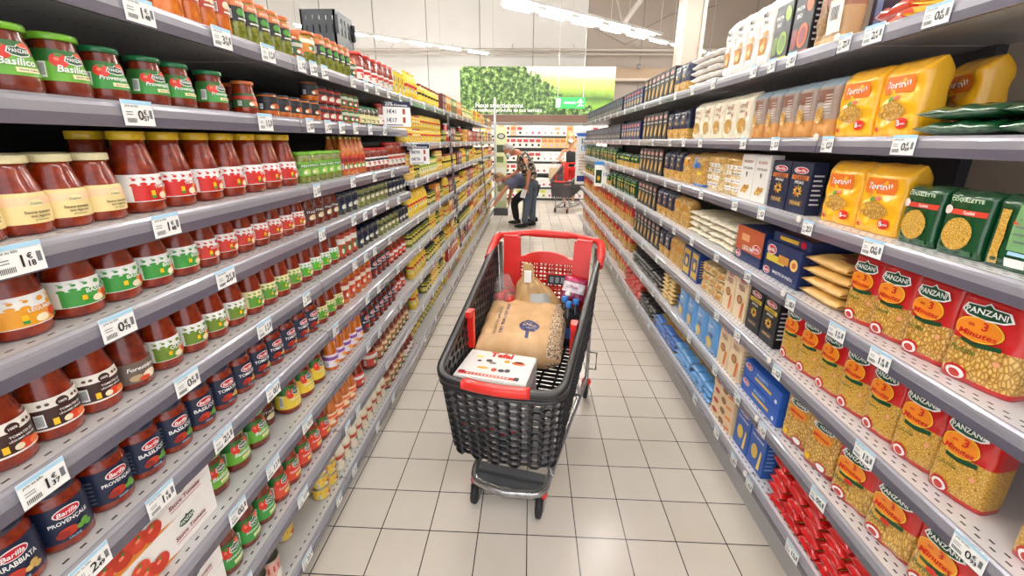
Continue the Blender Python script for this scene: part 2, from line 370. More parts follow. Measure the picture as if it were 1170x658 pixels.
J('green_small', .029, .066, 'straight', SAUCE_O, LK, (.12, .8), g('#2f6a34'), art_simple('#c8d0b8', '#a8302a'), n=16, name='pesto_jar')
J('dark_green_small', .030, .088, 'straight', DARKG, DG, (.1, .55), g('#d8cf8a'), art_simple('#e8e2b8', '#8a8a4a'), n=16, name='pesto_jar')
J('red_pesto', .027, .125, 'straight', SAUCE_O, LO, (.40, .84), g('#b03a24'), art_pesto('#d8d0b0'), n=20, name='pesto_jar')
J('green_pesto', .027, .125, 'straight', PESTO, LO, (.40, .84), g('#23241f'), art_pesto('#4f9a3a'), n=20, name='pesto_jar')
J('orange_lid_small', .027, .095, 'straight', SAUCE_O, LO, (.2, .7), g('#35562c'), art_simple('#c8c8b8', '#d0582a'), n=18, name='pesto_jar')
J('big_green_pesto', .046, .115, 'straight', PESTO, LO, (.38, .82), g('#d98a3a'), art_simple('#e8e2d0', '#3f6a2c'), name='pesto_jar', lidr=.047)
J('red_lid_big', .047, .135, 'straight', SAUCE, LR, (.12, .5), WHITE, art_simple('#c8302a', '#d8502a'), lidr=.047)
J('red_tall_jar', .037, .14, 'straight', SAUCE, LR, (.1, .5), g('#e6dcd4'), art_simple('#b8402a', '#8a8a8a'), n=18)
J('yellow_mayo', .035, .095, 'straight', YELG, LY, (.15, .7), g('#e8c83a'), art_simple('#c83a2a', '#3f7a34'), n=16, name='mayonnaise_jar', lidr=.035)
J('mustard', .032, .09, 'straight', YELG, LR, (.15, .7), g('#e6b82c'), art_simple('#e8dca0', '#a8302a'), n=16, name='mustard_jar')
J('dark_pickle', .033, .11, 'straight', PESTO, LK, (.2, .7), g('#d8c84a'), art_simple('#1c1c1c', '#7a9a3a'), n=16, name='pickle_jar')
J('light_green', .033, .125, 'straight', YELG, BG, (.15, .75), g('#e8e2a0'), art_simple('#8aa83a', '#3f7a34'), n=16, name='pickle_jar')
J('brown_lid_yellow', .044, .13, 'straight', YELG, mat('lid_brown', '#8a3a24', .35, coat=.3), (.15, .62), g('#e8cf30'), art_simple('#2a2a1c', '#d8502a'), n=18, name='pickle_jar', lidr=.044)
J('yellow_bottle', .030, .17, 'squeeze', g('#e8c22a', .3, .4), g('#e8a81c', .3, .4), (.2, .6), g('#f0d84a'), art_simple('#c8302a', '#3a5aa8'), n=16, name='squeeze_bottle', cat='bottle')
J('ketchup', .031, .17, 'squeeze', g('#a81c16', .3, .4), LW, (.2, .6), g('#c9281c'), art_simple('#f0e8d8', '#4a8a3a'), n=16, name='squeeze_bottle', cat='bottle')
J('white_bottle', .031, .15, 'squeeze', g('#efe6cf', .35, .3), LK, (.15, .6), g('#e6d3b4'), art_simple('#b8402a', '#3a3a2c'), n=16, name='squeeze_bottle', cat='bottle')
J('red_cap_white', .030, .12, 'sauce', SAUCE, LR, (.1, .5), WHITE, art_simple('#e8dcd8', '#b8402a'), n=16)
def can(kind, r, H, m1, bg, art, name='food_can', top=None):
    mb = MB(); rim = mat('tin_metal', '#b8b09a', .3, metal=.9)
    mb.lathe([(r * .97, 0), (r, .001), (r, .004), (r * .97, .006), (r * .97, H - .006), (r, H - .004), (r, H - .0005), (r * .96, H), (r * .93, H - .004), (r * .3, H - .004)], rim, 24)
    lb = MB(); S = lambda u, v, o: Vector(((r * .97 + .0006 + o) * math.sin(u / r), -(r * .97 + .0006 + o) * math.cos(u / r), v))
    D = Decal(lb, S); D.rect(-PI * r, .006, PI * r, H - .006, bg, 0, 22, 1); art(D, r * 2.2, .006, H - .006)
    KIND[kind] = dict(name=name, cat='can', w=2 * r, d=2 * r, h=H, parts=[(name, mb.mesh(name), None), ('can_label', lb.mesh('can_label'), None)])
can('small_yellow_can', .034, .055, None, g('#e6c24a'), art_simple('#d8a02a', '#b8402a'))
can('tomato_can', .030, .10, None, g('#d8a89a'), art_simple('#b8302a', '#e8e2d8'))
can('yellow_blue_can', .036, .13, None, g('#e2c41e'), art_simple('#3a4a8a', '#3a6ab8'))

# ---- boxes
def boxk(kind, w, d, h, m, front, side=None, name='pasta_box', cat='box', top=None, sidex=1, r=.002):
    mb = MB(); mb.bbox(w, d, h, m, r)
    F = mb; D = Decal(F, lambda u, v, o: Vector((u, -d / 2 - .0003 - o, v))); front(D, w, h)
    if side:
        for sx in (1, -1):
            D2 = Decal(mb, lambda u, v, o, sx=sx: Vector((sx * (w / 2 + .0003 + o), u * sx, v))); side(D2, d, h)
    if top:
        D3 = Decal(F, lambda u, v, o: Vector((u, v - d / 2, h + .0003 + o))); top(D3, w, d)
    KIND[kind] = dict(name=name, cat=cat, w=w, d=d, h=h, parts=[(name, mb.mesh(name), None)])
def side_print(bg2='#c8c8d0'):
    def f(D, d, h):
        for i in range(7): D.rect(-d * .35, h * (.2 + .09 * i), d * (.3 - .1 * (i % 2)), h * (.23 + .09 * i), g(bg2), 2, 1, 1)
    return f
def fr_navy(strip, pasta='#e0b040', txt='PENNE', ty=.36):
    def f(D, w, h):
        oval_logo(D, 0, h * .84, w * .3, h * .055, 'Barilla')
        D.rect(-w * .4, h * .66, w * .4, h * .745, g(strip), 2, 1, 1); D.text('INTEGRALE' if txt == 'X' else 'I CLASSICI', 0, h * .702, INK, w=w * .6, l=5)
        D.text('SPECIALE', 0, h * .61, WHITE, w=w * .42, l=4)
        for i in range(9):
            a = i * .7; D.ell(math.cos(a) * w * .14, h * .44 + math.sin(a) * h * .07, w * .09, h * .018, g(pasta if i % 3 else '#c9742a'), 3 + (i % 2), 10, a + .6)
        D.ell(w * .02, h * .53, w * .05, h * .02, g('#5f9a34'), 5, 8)
        D.rect(-w * .36, h * .14, w * .36, h * .27, g('#3a3540'), 2, 1, 1); D.text(txt, 0, h * .2, g('#d8b060'), w=w * .5, l=5)
    return f
boxk('navy_box', .118, .05, .175, NAVY, fr_navy('#e07a2a', txt='PENNE'), side_print())
boxk('black_box', .105, .05, .195, g('#161820'), fr_navy('#e8c83a', txt='FARFALLE'), side_print())
boxk('black_box_far', .105, .05, .185, g('#17191f'), lambda D, w, h: (oval_logo(D, 0, h * .82, w * .28, h * .06, 'Barilla'), D.ell(0, h * .33, w * .2, h * .24, g('#d8b060'), 2, 12, -.4), D.rect(-w * .35, h * .62, w * .35, h * .67, g('#c8c8c8'), 2, 1, 1)), None)
boxk('blue_box_far', .105, .05, .15, g('#1d2752'), lambda D, w, h: (D.ell(-w * .1, h * .8, w * .3, h * .08, g('#d86a6a'), 2, 12), D.ell(0, h * .33, w * .3, h * .16, g('#c8b080'), 2, 12), D.rect(-w * .35, h * .54, w * .35, h * .62, g('#9aa8d8'), 2, 1, 1)), None)
boxk('slim_navy_far', .075, .05, .15, g('#262b3c'), lambda D, w, h: (D.rect(-w * .3, h * .55, w * .3, h * .85, g('#5a6078'), 2, 1, 1), D.ell(0, h * .25, w * .28, h * .12, g('#a8a090'), 2, 10)), None)
def fr_cream(D, w, h):
    oval_logo(D, 0, h * .88, w * .28, h * .04, 'Barilla')
    D.text('PASTA', 0, h * .76, g('#8a4a3a'), w=w * .5, l=4); D.text('ai legumi', 0, h * .7, g('#8a4a3a'), w=w * .5, l=4)
    D.ell(-w * .05, h * .46, w * .22, h * .1, g('#8a5a34'), 2); D.ell(-w * .05, h * .46, w * .16, h * .07, g('#c98a4a'), 3)
    D.poly([(w * .12, h * .06), (w * .26, h * .08), (w * .36, h * .42), (w * .28, h * .46), (w * .2, h * .4)], g('#e2702a'), 4)
boxk('cream_box', .105, .05, .20, g('#ead2ae'), fr_cream, side_print('#c9a27a'))
def fr_tall_blue(D, w, h):
    oval_logo(D, 0, h * .86, w * .3, h * .05, 'Barilla')
    D.text('COLLEZIONE', 0, h * .72, WHITE, w=w * .7, l=4)
    D.ell(-w * .1, h * .38, w * .2, h * .16, g('#e0b84a'), 2); D.poly([(w * .16, h * .08), (w * .32, h * .1), (w * .34, h * .5), (w * .26, h * .54)], g('#efd070'), 3)
boxk('blue_box', .115, .05, .2, g('#2556a8'), fr_tall_blue, side_print('#8aa8e0'))
def fr_long(bgw):
    def f(D, w, h):
        oval_logo(D, -w * .36, h * .7, w * .09, h * .16, 'Barilla', rot=0)
        D.rect(-w * .16, h * .34, w * .28, h * .5, g('#e0b84a'), 2, 1, 1); D.text('SPAGHETTI', w * .02, h * .72, bgw, w=w * .3, l=4)
        D.ell(w * .4, h * .3, w * .03, h * .12, WHITE, 2)
    return f
boxk('long_blue_box', .27, .075, .07, g('#2459b4'), fr_long(LBLUE), None)
def fr_flat_cream(D, w, h):
    D.ell(-w * .3, h * .6, w * .12, h * .22, g('#b8302a'), 2); D.ell(w * .05, h * .4, w * .12, h * .3, g('#8a5a34'), 2); D.poly([(w * .2, h * .1), (w * .45, h * .3), (w * .42, h * .5), (w * .2, h * .3)], g('#e2702a'), 3)
boxk('flat_cream_box', .2, .105, .05, g('#e6c8a0'), fr_flat_cream, None, top=lambda D, w, d: (D.text('PASTA', 0, d * .6, g('#8a4a3a'), w=w * .6, l=3), D.rect(-w * .4, d * .2, w * .4, d * .3, g('#c98a5a'), 2, 1, 1)))
def fr_tray(front):
    def f(D, w, h):
        oval_logo(D, -w * .3, h * .78, w * .12, h * .12, 'Barilla'); oval_logo(D, -w * .36, h * .16, w * .09, h * .09, 'Barilla')
        D.rect(-w * .42, h * .45, w * .1, h * .64, g(front), 2, 1, 1); D.rect(-w * .08, h * .5, w * .2, h * .72, g('#c98a3a'), 3, 1, 1)
        D.ell(w * .34, h * .6, w * .1, h * .16, g('#e8c070'), 3); D.ell(w * .34, h * .6, w * .05, h * .08, g('#c9682a'), 4)
        D.text('MAESTRI DI PASTA', w * .1, h * .2, WHITE, w=w * .55, l=4)
    return f
boxk('navy_tray', .23, .2, .135, g('#1a2c5c'), fr_tray('#d8c040'), side_print('#5a6a9a'), name='display_tray', r=.003)
boxk('navy_lid_tray', .22, .2, .035, g('#1a2c5c'), lambda D, w, h: (D.rect(-w * .3, h * .3, w * .2, h * .7, g('#d8b030'), 2, 1, 1), D.ell(w * .32, h * .5, w * .07, h * .35, g('#c5142c'), 2)), None, name='display_tray', top=lambda D, w, d: D.rect(-w * .45, d * .1, w * .45, d * .9, g('#8a5a44'), 1, 1, 1))
def fr_orange_tray(D, w, h):
    D.rect(-w * .5, h * .3, w * .5, h, g('#b8562c'), 1, 1, 1); oval_logo(D, w * .3, h * .5, w * .13, h * .1, 'Barilla'); oval_logo(D, -w * .34, h * .18, w * .1, h * .09, 'Barilla')
    D.rect(-w * .3, h * .6, w * .0, h * .8, g('#e8a87a'), 2, 1, 1); D.text('LEGUMI', w * .0, h * .42, WHITE, w=w * .4, l=4)
boxk('orange_tray', .22, .2, .15, g('#1a2c5c'), fr_orange_tray, side_print('#b8562c'), name='display_tray', r=.003)
def fr_lentil(c1, c2, strip):
    def f(D, w, h):
        D.rect(-w * .42, h * .55, w * .05, h * .92, g('#3a3a3e'), 1, 1, 1); D.text('PASTA', -w * .18, h * .78, WHITE, w=w * .4, l=3); D.text('BIO', -w * .18, h * .66, WHITE, w=w * .25, l=3)
        D.ell(w * .26, h * .8, w * .16, h * .14, g(c1), 2, 12, .4); D.ell(w * .12, h * .32, w * .26, h * .2, g(c1), 2); D.ell(w * .12, h * .32, w * .18, h * .14, g(c2), 3)
        D.rect(-w * .5, 0.002, w * .5, h * .08, g(strip), 2, 1, 1); D.rect(-w * .42, h * .14, -w * .16, h * .46, g(c2), 2, 1, 1)
    return f
boxk('green_lentil_box', .12, .05, .2, g('#1e1d20'), fr_lentil('#8ab030', '#5f7a2a', '#d8c81c'), side_print())
boxk('red_lentil_box', .12, .05, .2, g('#1e1d20'), fr_lentil('#d8642c', '#8a2c2c', '#b81c1c'), side_print())
boxk('purple_box', .11, .05, .16, g('#3c2c44'), lambda D, w, h: (D.rect(-w * .3, h * .15, -w * .05, h * .85, g('#8a9ac8'), 2, 1, 1), D.ell(w * .2, h * .4, w * .15, h * .2, g('#7a9a3a'), 2)), side_print('#6a5a74'))
def fr_wbox(D, w, h):
    D.text('DE CECCO', 0, h * .84, g('#b8402a'), w=w * .6, l=3); D.text('TORTIGLIONI', 0, h * .7, g('#5a4a4a'), w=w * .7, l=3); D.text('9', 0, h * .56, INK, w=w * .12, l=3)
    for i in range(6):
        D.ell(w * (-.16 + .07 * i), h * (.2 + .04 * (i % 3)), w * .12, h * .05, g(('#d9a24a', '#e6bd6a', '#c98e38')[i % 3]), 2 + i % 3, 10, .5)
boxk('white_box', .115, .05, .19, g('#e9e6e0'), fr_wbox, side_print('#c8b8b0'))
boxk('yellow_blue_box', .12, .06, .17, g('#1f3f86'), lambda D, w, h: (D.rect(-w * .38, h * .08, w * .38, h * .92, g('#d9b23a'), 1, 1, 1), D.rect(-w * .3, h * .3, w * .3, h * .75, g('#2a3f7a'), 2, 1, 1), D.ell(0, h * .5, w * .16, h * .14, g('#e6c860'), 3)), side_print('#d9b23a'))
def fr_pz_tomate(D, w, h):
    D.poly([(-w * .5, .001), (w * .1, .001), (-w * .06, h * .12), (-w * .3, h * .2), (-w * .5, h * .22)], g('#d8842a'), 1)
    for i, (x_, y_) in enumerate(((-.42, .4), (-.3, .34), (-.18, .36), (-.36, .66), (-.22, .64), (-.08, .3))):
        D.ell(w * x_, h * y_, w * .075, h * .24, g('#c8341c' if i % 2 else '#d8442a'), 2 + i); D.ell(w * (x_ - .015), h * (y_ + .08), w * .02, h * .05, g('#f09070'), 9, 8); D.ell(w * x_, h * (y_ + .16), w * .014, h * .04, g('#4f8a30'), 9, 8)
    shield(D, w * .2, h * .72, w * .075, h * .16); D.text('Sauce Tomate', w * .22, h * .4, g('#8a1c24'), w=w * .30, l=6, slant=.1); D.rect(w * .08, h * .22, w * .38, h * .25, g('#c8808a'), 2, 1, 1)
boxk('white_tomato_box', .30, .12, .085, g('#eeeae6'), fr_pz_tomate, None, name='sauce_carton', top=lambda D, w, d: (D.text('Sauce Tomate', w * .1, d * .4, g('#8a1c24'), w=w * .5, l=4), D.ell(-w * .3, d * .5, w * .12, d * .3, g('#d03a1e'), 2)))
def fr_plainbox(c, c2):
    return lambda D, w, h: (D.rect(-w * .4, h * .55, w * .4, h * .85, g(c), 1, 1, 1), D.ell(w * .1, h * .28, w * .22, h * .14, g(c2), 2, 10))
for i, (bgc, a_, b_) in enumerate([('#efeeea', '#e6e2dc', '#c8587a'), ('#f0efec', '#ddd6d0', '#b8b0a8'), ('#e7e2da', '#b83a3a', '#3a2a20'), ('#e4b878', '#c9784a', '#b89ac8'), ('#8ac4e4', '#e8f0f6', '#3a8ac8'), ('#f2e6dc', '#e8a080', '#e8a03a'), ('#eee9dc', '#c8cf4a', '#7a9a3a')]):
    boxk('back_box_%d' % i, .155, .06, .25, g(bgc), fr_plainbox(a_, b_), None, name='grocery_box')
for i, (bgc, a_, b_) in enumerate([('#b8302a', '#e8d8c8', '#d8a03a'), ('#d88a3a', '#e8d8a8', '#8a2a2a'), ('#3a6a34', '#d8d8a0', '#d8502a'), ('#5a1c24', '#c8a0a0', '#e8d8c0'), ('#e0c23c', '#c83a2a', '#3a5a34')]):
    boxk('small_box_%d' % i, .085, .06, .14, g(bgc), fr_plainbox(a_, b_), None, name='sauce_carton')

# ---- film bags
def bagP(w, d, h, seed=0, crimp=.15, n=5.0, amp=.0035, topw=1.0, fold=False, lean=0):
    def df(v):
        t = v / h
        a = .84 + .16 * min(1, t / .12)
        if t > 1 - crimp:
            q = (t - (1 - crimp)) / crimp
            a *= max(0, 1 - q) ** .7 * .94 + .06 if not fold else (1 - .55 * q * q)
        return a
    def P(xf, v, side):
        t = v / h; wf = (1 - .03 * math.sin(PI * t)) * (1 + (topw - 1) * t)
        x = xf * w / 2 * wf
        yy = d / 2 * df(v) * max(0, 1 - abs(xf) ** n) ** (1 / n)
        nz = noise.noise(Vector((x * 38 + seed, v * 30, side * 3 + seed))) * amp * 1.6 + noise.noise(Vector((x * 90 + seed, v * 70, side * 5))) * amp * .5
        return Vector((x, side * (yy + nz * (1 - abs(xf) ** 8)) + lean * t * t, v + (noise.noise(Vector((x * 30, side, seed))) * .006 if t > .97 else 0)))
    return P
def bag_mesh(mb, P, h, bands, n=48, rows=26):
    vs = []; ms = []
    hn = n // 2; ring = [(math.sin(PI / 2 * (1 - 2 * (i + .5) / hn)), 1) for i in range(hn)] + [(-math.sin(PI / 2 * (1 - 2 * (i + .5) / hn)), -1) for i in range(hn)]
    def bm(v):
        for lim, m in bands:
            if v <= lim * h + 1e-6: return m
        return bands[-1][1]
    rs = sorted(set([i / rows for i in range(rows + 1)] + [b[0] for b in bands]))
    for t in rs:
        for xf, sd in ring: vs.append(P(xf, t * h, sd))
    fs = []
    for k in range(len(rs) - 1):
        for i in range(n):
            j = (i + 1) % n; fs.append((k * n + i, k * n + j, (k + 1) * n + j, (k + 1) * n + i)); ms.append(bm(rs[k + 1] * h))
    fs.append(tuple(range(n))[::-1]); ms.append(bands[0][1]); fs.append(tuple((len(rs) - 1) * n + i for i in range(n))); ms.append(bands[-1][1])
    mb.add(vs, fs, ms, True)
def bag(kind, w, d, h, bands, art, name='pasta_bag', seed=0, back=None, **kw):
    P = bagP(w, d, h, seed, **kw); mb = MB(); bag_mesh(mb, P, h, bands)
    F = mb; D = Decal(F, lambda u, v, o: P(max(-.97, min(.97, u / (w / 2))), v, -1) + Vector((0, -.0012 - o, 0)), .0007); art(D, w, h)
    KIND[kind] = dict(name=name, cat='bag', w=w, d=d, h=h, parts=[(name, mb.mesh(name), None)])
RED = mat('red_film', '#c81a1c', .28, coat=.7); REDD = mat('deep_red_film', '#a81418', .28, coat=.7); YF = mat('yellow_film', '#fbb91e', .28, coat=.7); GF = mat('green_film', '#0f4a26', .25, coat=.8)
CLEAR = PASTA_W; NVF = mat('navy_film', '#1a2244', .28, coat=.7); TANF = mat('tan_film', '#d9b98a', .4, coat=.4); WF = mat('white_film', '#e9e4de', .35, coat=.5); BLF = mat('light_blue_film', '#5f9fdc', .3, coat=.6)
CREAMF = mat('cream_film', '#e6dcc4', .4, coat=.4); BLUF = mat('strong_blue_film', '#2a66b8', .3, coat=.6); KF = mat('black_film', '#1a1b20', .3, coat=.6)
def art_3min(eco, nm):
    def f(D, w, h):
        if eco:
            D.rect(-w * .46, h * .80, w * .46, h * .865, g('#f0c81c', .3, .5), 1, 8, 2, sk=0); D.text('FORMAT ECO', 0, h * .832, g('#b81c1c'), w=w * .62, l=5)
            shield(D, -w * .04, h * .71, w * .3, h * .072); oy = .53
        else:
            shield(D, -w * .06, h * .80, w * .32, h * .08); oy = .60
        D.ell(-w * .1, h * oy, w * .34, h * .125, g('#f0d040', .3, .4), 2, 22); D.ell(-w * .1, h * oy, w * .32, h * .115, g('#ee8c24', .3, .4), 3, 22)
        D.text('3', -w * .02, h * (oy + .05), g('#c81c1c'), h=h * .085, l=6); D.text('en', -w * .2, h * (oy + .045), g('#c81c1c'), w=w * .09, l=6)
        D.text('Minutes', -w * .08, h * (oy - .045), g('#c81c1c'), w=w * .52, h=h * .06, l=6, slant=.15)
        D.poly([(-w * .3, h * (oy - .12)), (-w * .12, h * (oy - .135)), (w * .26, h * (oy - .1)), (w * .27, h * (oy - .145)), (-w * .05, h * (oy - .175)), (-w * .28, h * (oy - .155))], g('#12492a', .35), 4)
        D.text(nm, -w * .2, h * (oy - .24), g('#5a6a1c'), w=w * .36, l=5)
        D.ell(-w * .22, h * .1, w * .18, h * .085, RED, 3, 18); D.ell(-w * .22, h * .095, w * .14, h * .065, WHITE, 4, 18); D.ell(-w * .22, h * .09, w * .09, h * .045, g('#c83a34'), 5, 14)
        if eco: D.ell(-w * .22, h * (oy - .17), w * .1, h * .05, g('#e0a02a'), 3); D.ell(-w * .06, h * (oy - .19), w * .09, h * .04, g('#d8301c'), 4)
        else: D.ell(w * .26, h * .33, w * .05, h * .03, g('#e8a080'), 3, 8)
    return f
for nm, b3, w_ in (('farfalle', PASTA_BIG, .128), ('farfalle2', PASTA_BIG, .108), ('penne', PASTA, .105), ('penne2', PASTA, .098)):
    bag('m3_' + nm, w_, .085, .21, [(.06, RED), (.46, b3), (1, RED)], art_3min(False, 'Farfalle' if 'far' in nm else 'Penne'), seed=len(nm) + w_ * 100, fold=True, crimp=.14, amp=.0022)
bag('m3_tall_big', .105, .08, .222, [(.05, RED), (.5, PASTA_F), (1, RED)], art_3min(False, 'Coudes'), seed=3, fold=True, crimp=.12, amp=.0022)
bag('m3_tall_yellow', .098, .07, .222, [(.05, RED), (.5, PASTA_F), (.86, RED), (.93, YF), (1, RED)], art_3min(False, 'Vermicelles'), seed=5, fold=True, crimp=.1, amp=.002)
bag('m3_eco', .13, .09, .224, [(.04, RED), (.42, PASTA_L), (1, RED)], art_3min(True, 'Penne'), seed=9, fold=True, crimp=.12, amp=.0022)
bag('m3_clear', .12, .08, .2, [(.08, REDD), (.8, PASTA_BIG), (1, PASTA_BIG)], lambda D, w, h: (shield(D, 0, h * .8, w * .28, h * .07), D.ell(0, h * .62, w * .3, h * .1, g('#ee8c24'), 2), D.text('Minutes', 0, h * .62, g('#c81c1c'), w=w * .45, l=5, slant=.15), D.ell(w * .15, h * .13, w * .17, h * .08, RED, 3), D.ell(w * .15, h * .13, w * .13, h * .06, WHITE, 4), D.rect(-w * .35, h * .12, -w * .2, h * .2, g('#f4c21c'), 3, 1, 1)), seed=11, fold=True, crimp=.14)
bag('far_red_wide', .13, .08, .165, [(.05, RED), (.62, PASTA_BIG), (1, RED)], lambda D, w, h: (D.ell(0, h * .72, w * .3, h * .1, g('#ee9a30'), 2), D.rect(-w * .3, h * .3, w * .3, h * .38, WHITE, 2, 2, 1)), seed=15, crimp=.2, amp=.006)
bag('far_red_tall', .095, .075, .205, [(.05, RED), (.4, PASTA_L), (.85, RED), (.93, YF), (1, RED)], lambda D, w, h: (D.ell(0, h * .55, w * .32, h * .1, g('#ee9a30'), 2), D.poly([(-w * .28, h * .7), (w * .28, h * .7), (w * .2, h * .78), (-w * .2, h * .78)], g('#12492a'), 2)), seed=17, crimp=.12, fold=True)
bag('green_far_flat', .12, .08, .125, [(.4, PASTA_F), (1, GF)], lambda D, w, h: (D.rect(-w * .3, h * .6, w * .3, h * .72, g('#b8c84a'), 2, 3, 1),), seed=37, amp=.006)
bag('far_red', .10, .075, .19, [(.05, RED), (.45, PASTA), (1, RED)], lambda D, w, h: (D.ell(0, h * .58, w * .32, h * .11, g('#ee9a30'), 2), D.poly([(-w * .28, h * .74), (w * .28, h * .74), (w * .2, h * .84), (-w * .2, h * .84)], g('#12492a'), 2)), seed=13, crimp=.12, fold=True)
def art_8min(D, w, h):
    D.rect(-w * .34, h * .58, w * .3, h * .8, g('#ee7a2a', .3, .4), 1, 4, 2); D.text('Tortini!', -w * .02, h * .69, WHITE, w=w * .5, l=5, slant=.1)
    D.ell(-w * .05, h * .34, w * .3, h * .13, PASTA, 2, 20); D.ell(w * .24, h * .17, w * .13, h * .075, g('#d8301c'), 4); D.text('8', w * .21, h * .175, WHITE, h=h * .08, l=7); D.text('min', w * .29, h * .165, WHITE, w=w * .08, l=7)
    D.ell(-w * .1, h * .5, w * .08, h * .03, g('#5f9a34'), 3, 8, .5); D.ell(w * .02, h * .52, w * .07, h * .03, g('#d8502a'), 3, 8)
    D.ell(-w * .36, h * .1, w * .05, h * .035, g('#d8402a'), 3, 8)
bag('yellow_8min', .142, .075, .185, [(1, YF)], art_8min, seed=21, amp=.006, crimp=.16, topw=1.02)
def art_coq(D, w, h):
    D.text('COQUILLETTE', 0, h * .86, g('#d8e8c8'), w=w * .66, l=4); D.rect(-w * .42, h * .64, w * .44, h * .72, g('#d8402c'), 2, 4, 1); D.text('Qualité', w * .12, h * .68, WHITE, w=w * .25, l=4)
    D.ell(-w * .02, h * .35, w * .32, h * .25, PASTA_F, 3, 24); D.ell(-w * .34, h * .7, w * .1, h * .07, g('#e8d8d0'), 4, 12); D.rect(w * .2, h * .04, w * .36, h * .12, g('#3a6a44'), 3, 1, 1)
bag('green_coquillette', .104, .075, .142, [(1, GF)], art_coq, seed=31, amp=.002, fold=True, crimp=.1)
def art_coq_side(D, w, h):
    D.rect(-w * .34, h * .06, -w * .16, h * .82, PASTA_F, 2, 1, 4); D.rect(-w * .05, h * .28, w * .34, h * .9, g('#7aa870'), 2, 4, 2); D.rect(-w * .05, h * .64, w * .4, h * .7, g('#d8402c'), 3, 4, 1)
    for i in range(4): D.rect(0, h * (.4 + .1 * i), w * .28, h * (.42 + .1 * i), GREYINK, 4, 2, 1)
    D.rect(-w * .02, h * .06, w * .32, h * .18, WHITE, 3, 2, 1); D.rect(.0, h * .22, w * .3, h * .27, LBLUE, 3, 1, 1)
bag('green_side', .104, .075, .142, [(1, GF)], art_coq_side, seed=33, amp=.002, fold=True, crimp=.1)
bag('green_far', .09, .07, .17, [(1, GF)], lambda D, w, h: (D.ell(0, h * .35, w * .28, h * .2, PASTA_F, 2, 12), D.rect(-w * .4, h * .62, w * .4, h * .68, g('#b8c84a'), 2, 3, 1), D.rect(-w * .25, h * .76, w * .25, h * .84, g('#5a9a6a'), 2, 3, 1)), seed=35)
bag('brown_bag', .10, .075, .18, [(.3, mat('ochre_paper', '#c98c46', .5)), (.85, mat('greige_paper', '#a08c80', .55)), (1, mat('blue_grey_paper', '#8a9aa4', .5))], lambda D, w, h: (D.rect(-w * .36, h * .6, w * .3, h * .8, g('#7a4a38'), 1, 3, 2), D.ell(-w * .1, h * .38, w * .2, h * .14, PASTA, 2), *[D.rect(w * .05, h * (.4 + .05 * i), w * .35, h * (.415 + .05 * i), g('#d8ccc4'), 3, 1, 1) for i in range(7)]), seed=41, amp=.004)
bag('cream_bag', .13, .08, .19, [(1, CREAMF)], lambda D, w, h: (D.text('PASTA', -w * .05, h * .72, g('#8a4a4a'), w=w * .4, l=4), D.text('artigianale', -w * .05, h * .6, g('#8a6a5a'), w=w * .5, l=4), D.ell(-w * .02, h * .28, w * .3, h * .17, PASTA, 2, 18), D.rect(w * .2, h * .5, w * .26, h * .8, g('#c84a4a'), 3, 1, 1)), seed=43, amp=.004)
bag('navy_bag', .12, .08, .18, [(.34, PASTA), (1, NVF)], lambda D, w, h: (D.text('pasta', 0, h * .72, WHITE, w=w * .35, l=4), D.ell(0, h * .52, w * .12, h * .05, g('#c8a04a'), 3)), seed=45, amp=.004)
bag('gold_bag', .13, .08, .17, [(1, PASTA_BIG)], lambda D, w, h: (D.rect(-w * .3, h * .6, w * .3, h * .8, g('#c98a2a'), 1, 3, 1)), seed=47, amp=.005)
bag('white_label_clear', .21, .10, .19, [(.72, PASTA_W), (1, PASTA)], lambda D, w, h: [D.rect(w * x, h * y, w * (x + .16), h * (y + .1), WHITE, 2, 2, 1) for x in (-.42, -.22, 0, .2) for y in (.12, .3, .48, .62)] + [D.text('PENNE', w * (x + .08), h * (y + .05), g('#8a5a4a'), w=w * .12, l=5) for x in (-.42, -.22, 0, .2) for y in (.12, .3, .48, .62)], seed=49, amp=.006)
bag('blue_logo_clear', .2, .11, .18, [(.08, BLUF), (1, PASTA_BIG)], lambda D, w, h: (D.text('U', -w * .18, h * .7, g('#3a8ad8', .3), h=h * .36, l=4, slant=.2, bold=.05), D.rect(-w * .05, h * .55, w * .3, h * .7, BLUF, 3, 3, 1), D.rect(w * .1, h * .35, w * .4, h * .44, g('#e8d03a'), 3, 3, 1)), seed=51, amp=.006)
bag('rice_bag', .105, .085, .25, [(.14, WF), (1, WF)], lambda D, w, h: (D.text('RIZ', -w * .05, h * .78, INK, w=w * .3, l=4), D.text('bio', w * .05, h * .68, g('#5a5a5a'), w=w * .25, l=4), D.rect(-w * .36, h * .46, w * .3, h * .54, g('#e08a3a'), 2, 3, 1), D.rect(-w * .3, h * .2, w * .26, h * .44, g('#c98a3a'), 2, 3, 2), D.ell(0, h * .32, w * .18, h * .09, g('#e8c890'), 3)), seed=53, amp=.005, name='rice_bag')
bag('beige_bag', .15, .07, .21, [(.12, TANF), (.5, mat('seed_film', '#a8845a', .4)), (.7, mat('brown_band', '#8a5a44', .4)), (1, TANF)], lambda D, w, h: (D.ell(-w * .2, h * .4, w * .16, h * .22, noisy('lentil_window', ['#6a4a2a', '#a8804a'], 200), 2, 16), D.barcode(w * .08, h * .3, w * .3, h * .25), D.rect(w * .02, h * .16, w * .42, h * .62, g('#e8dcd0'), 2, 3, 2)), seed=55, amp=.004, name='pulse_bag')
bag('light_blue_pack', .135, .09, .19, [(1, BLF)], lambda D, w, h: (D.text('Barilla', -w * .05, h * .72, WHITE, w=w * .3, l=4), D.ell(-w * .1, h * .25, w * .24, h * .15, g('#d8c07a'), 2), D.text('fette', 0, h * .5, g('#2a4a9a'), w=w * .4, l=4, slant=.2)), seed=57, amp=.003, fold=True, crimp=.08)
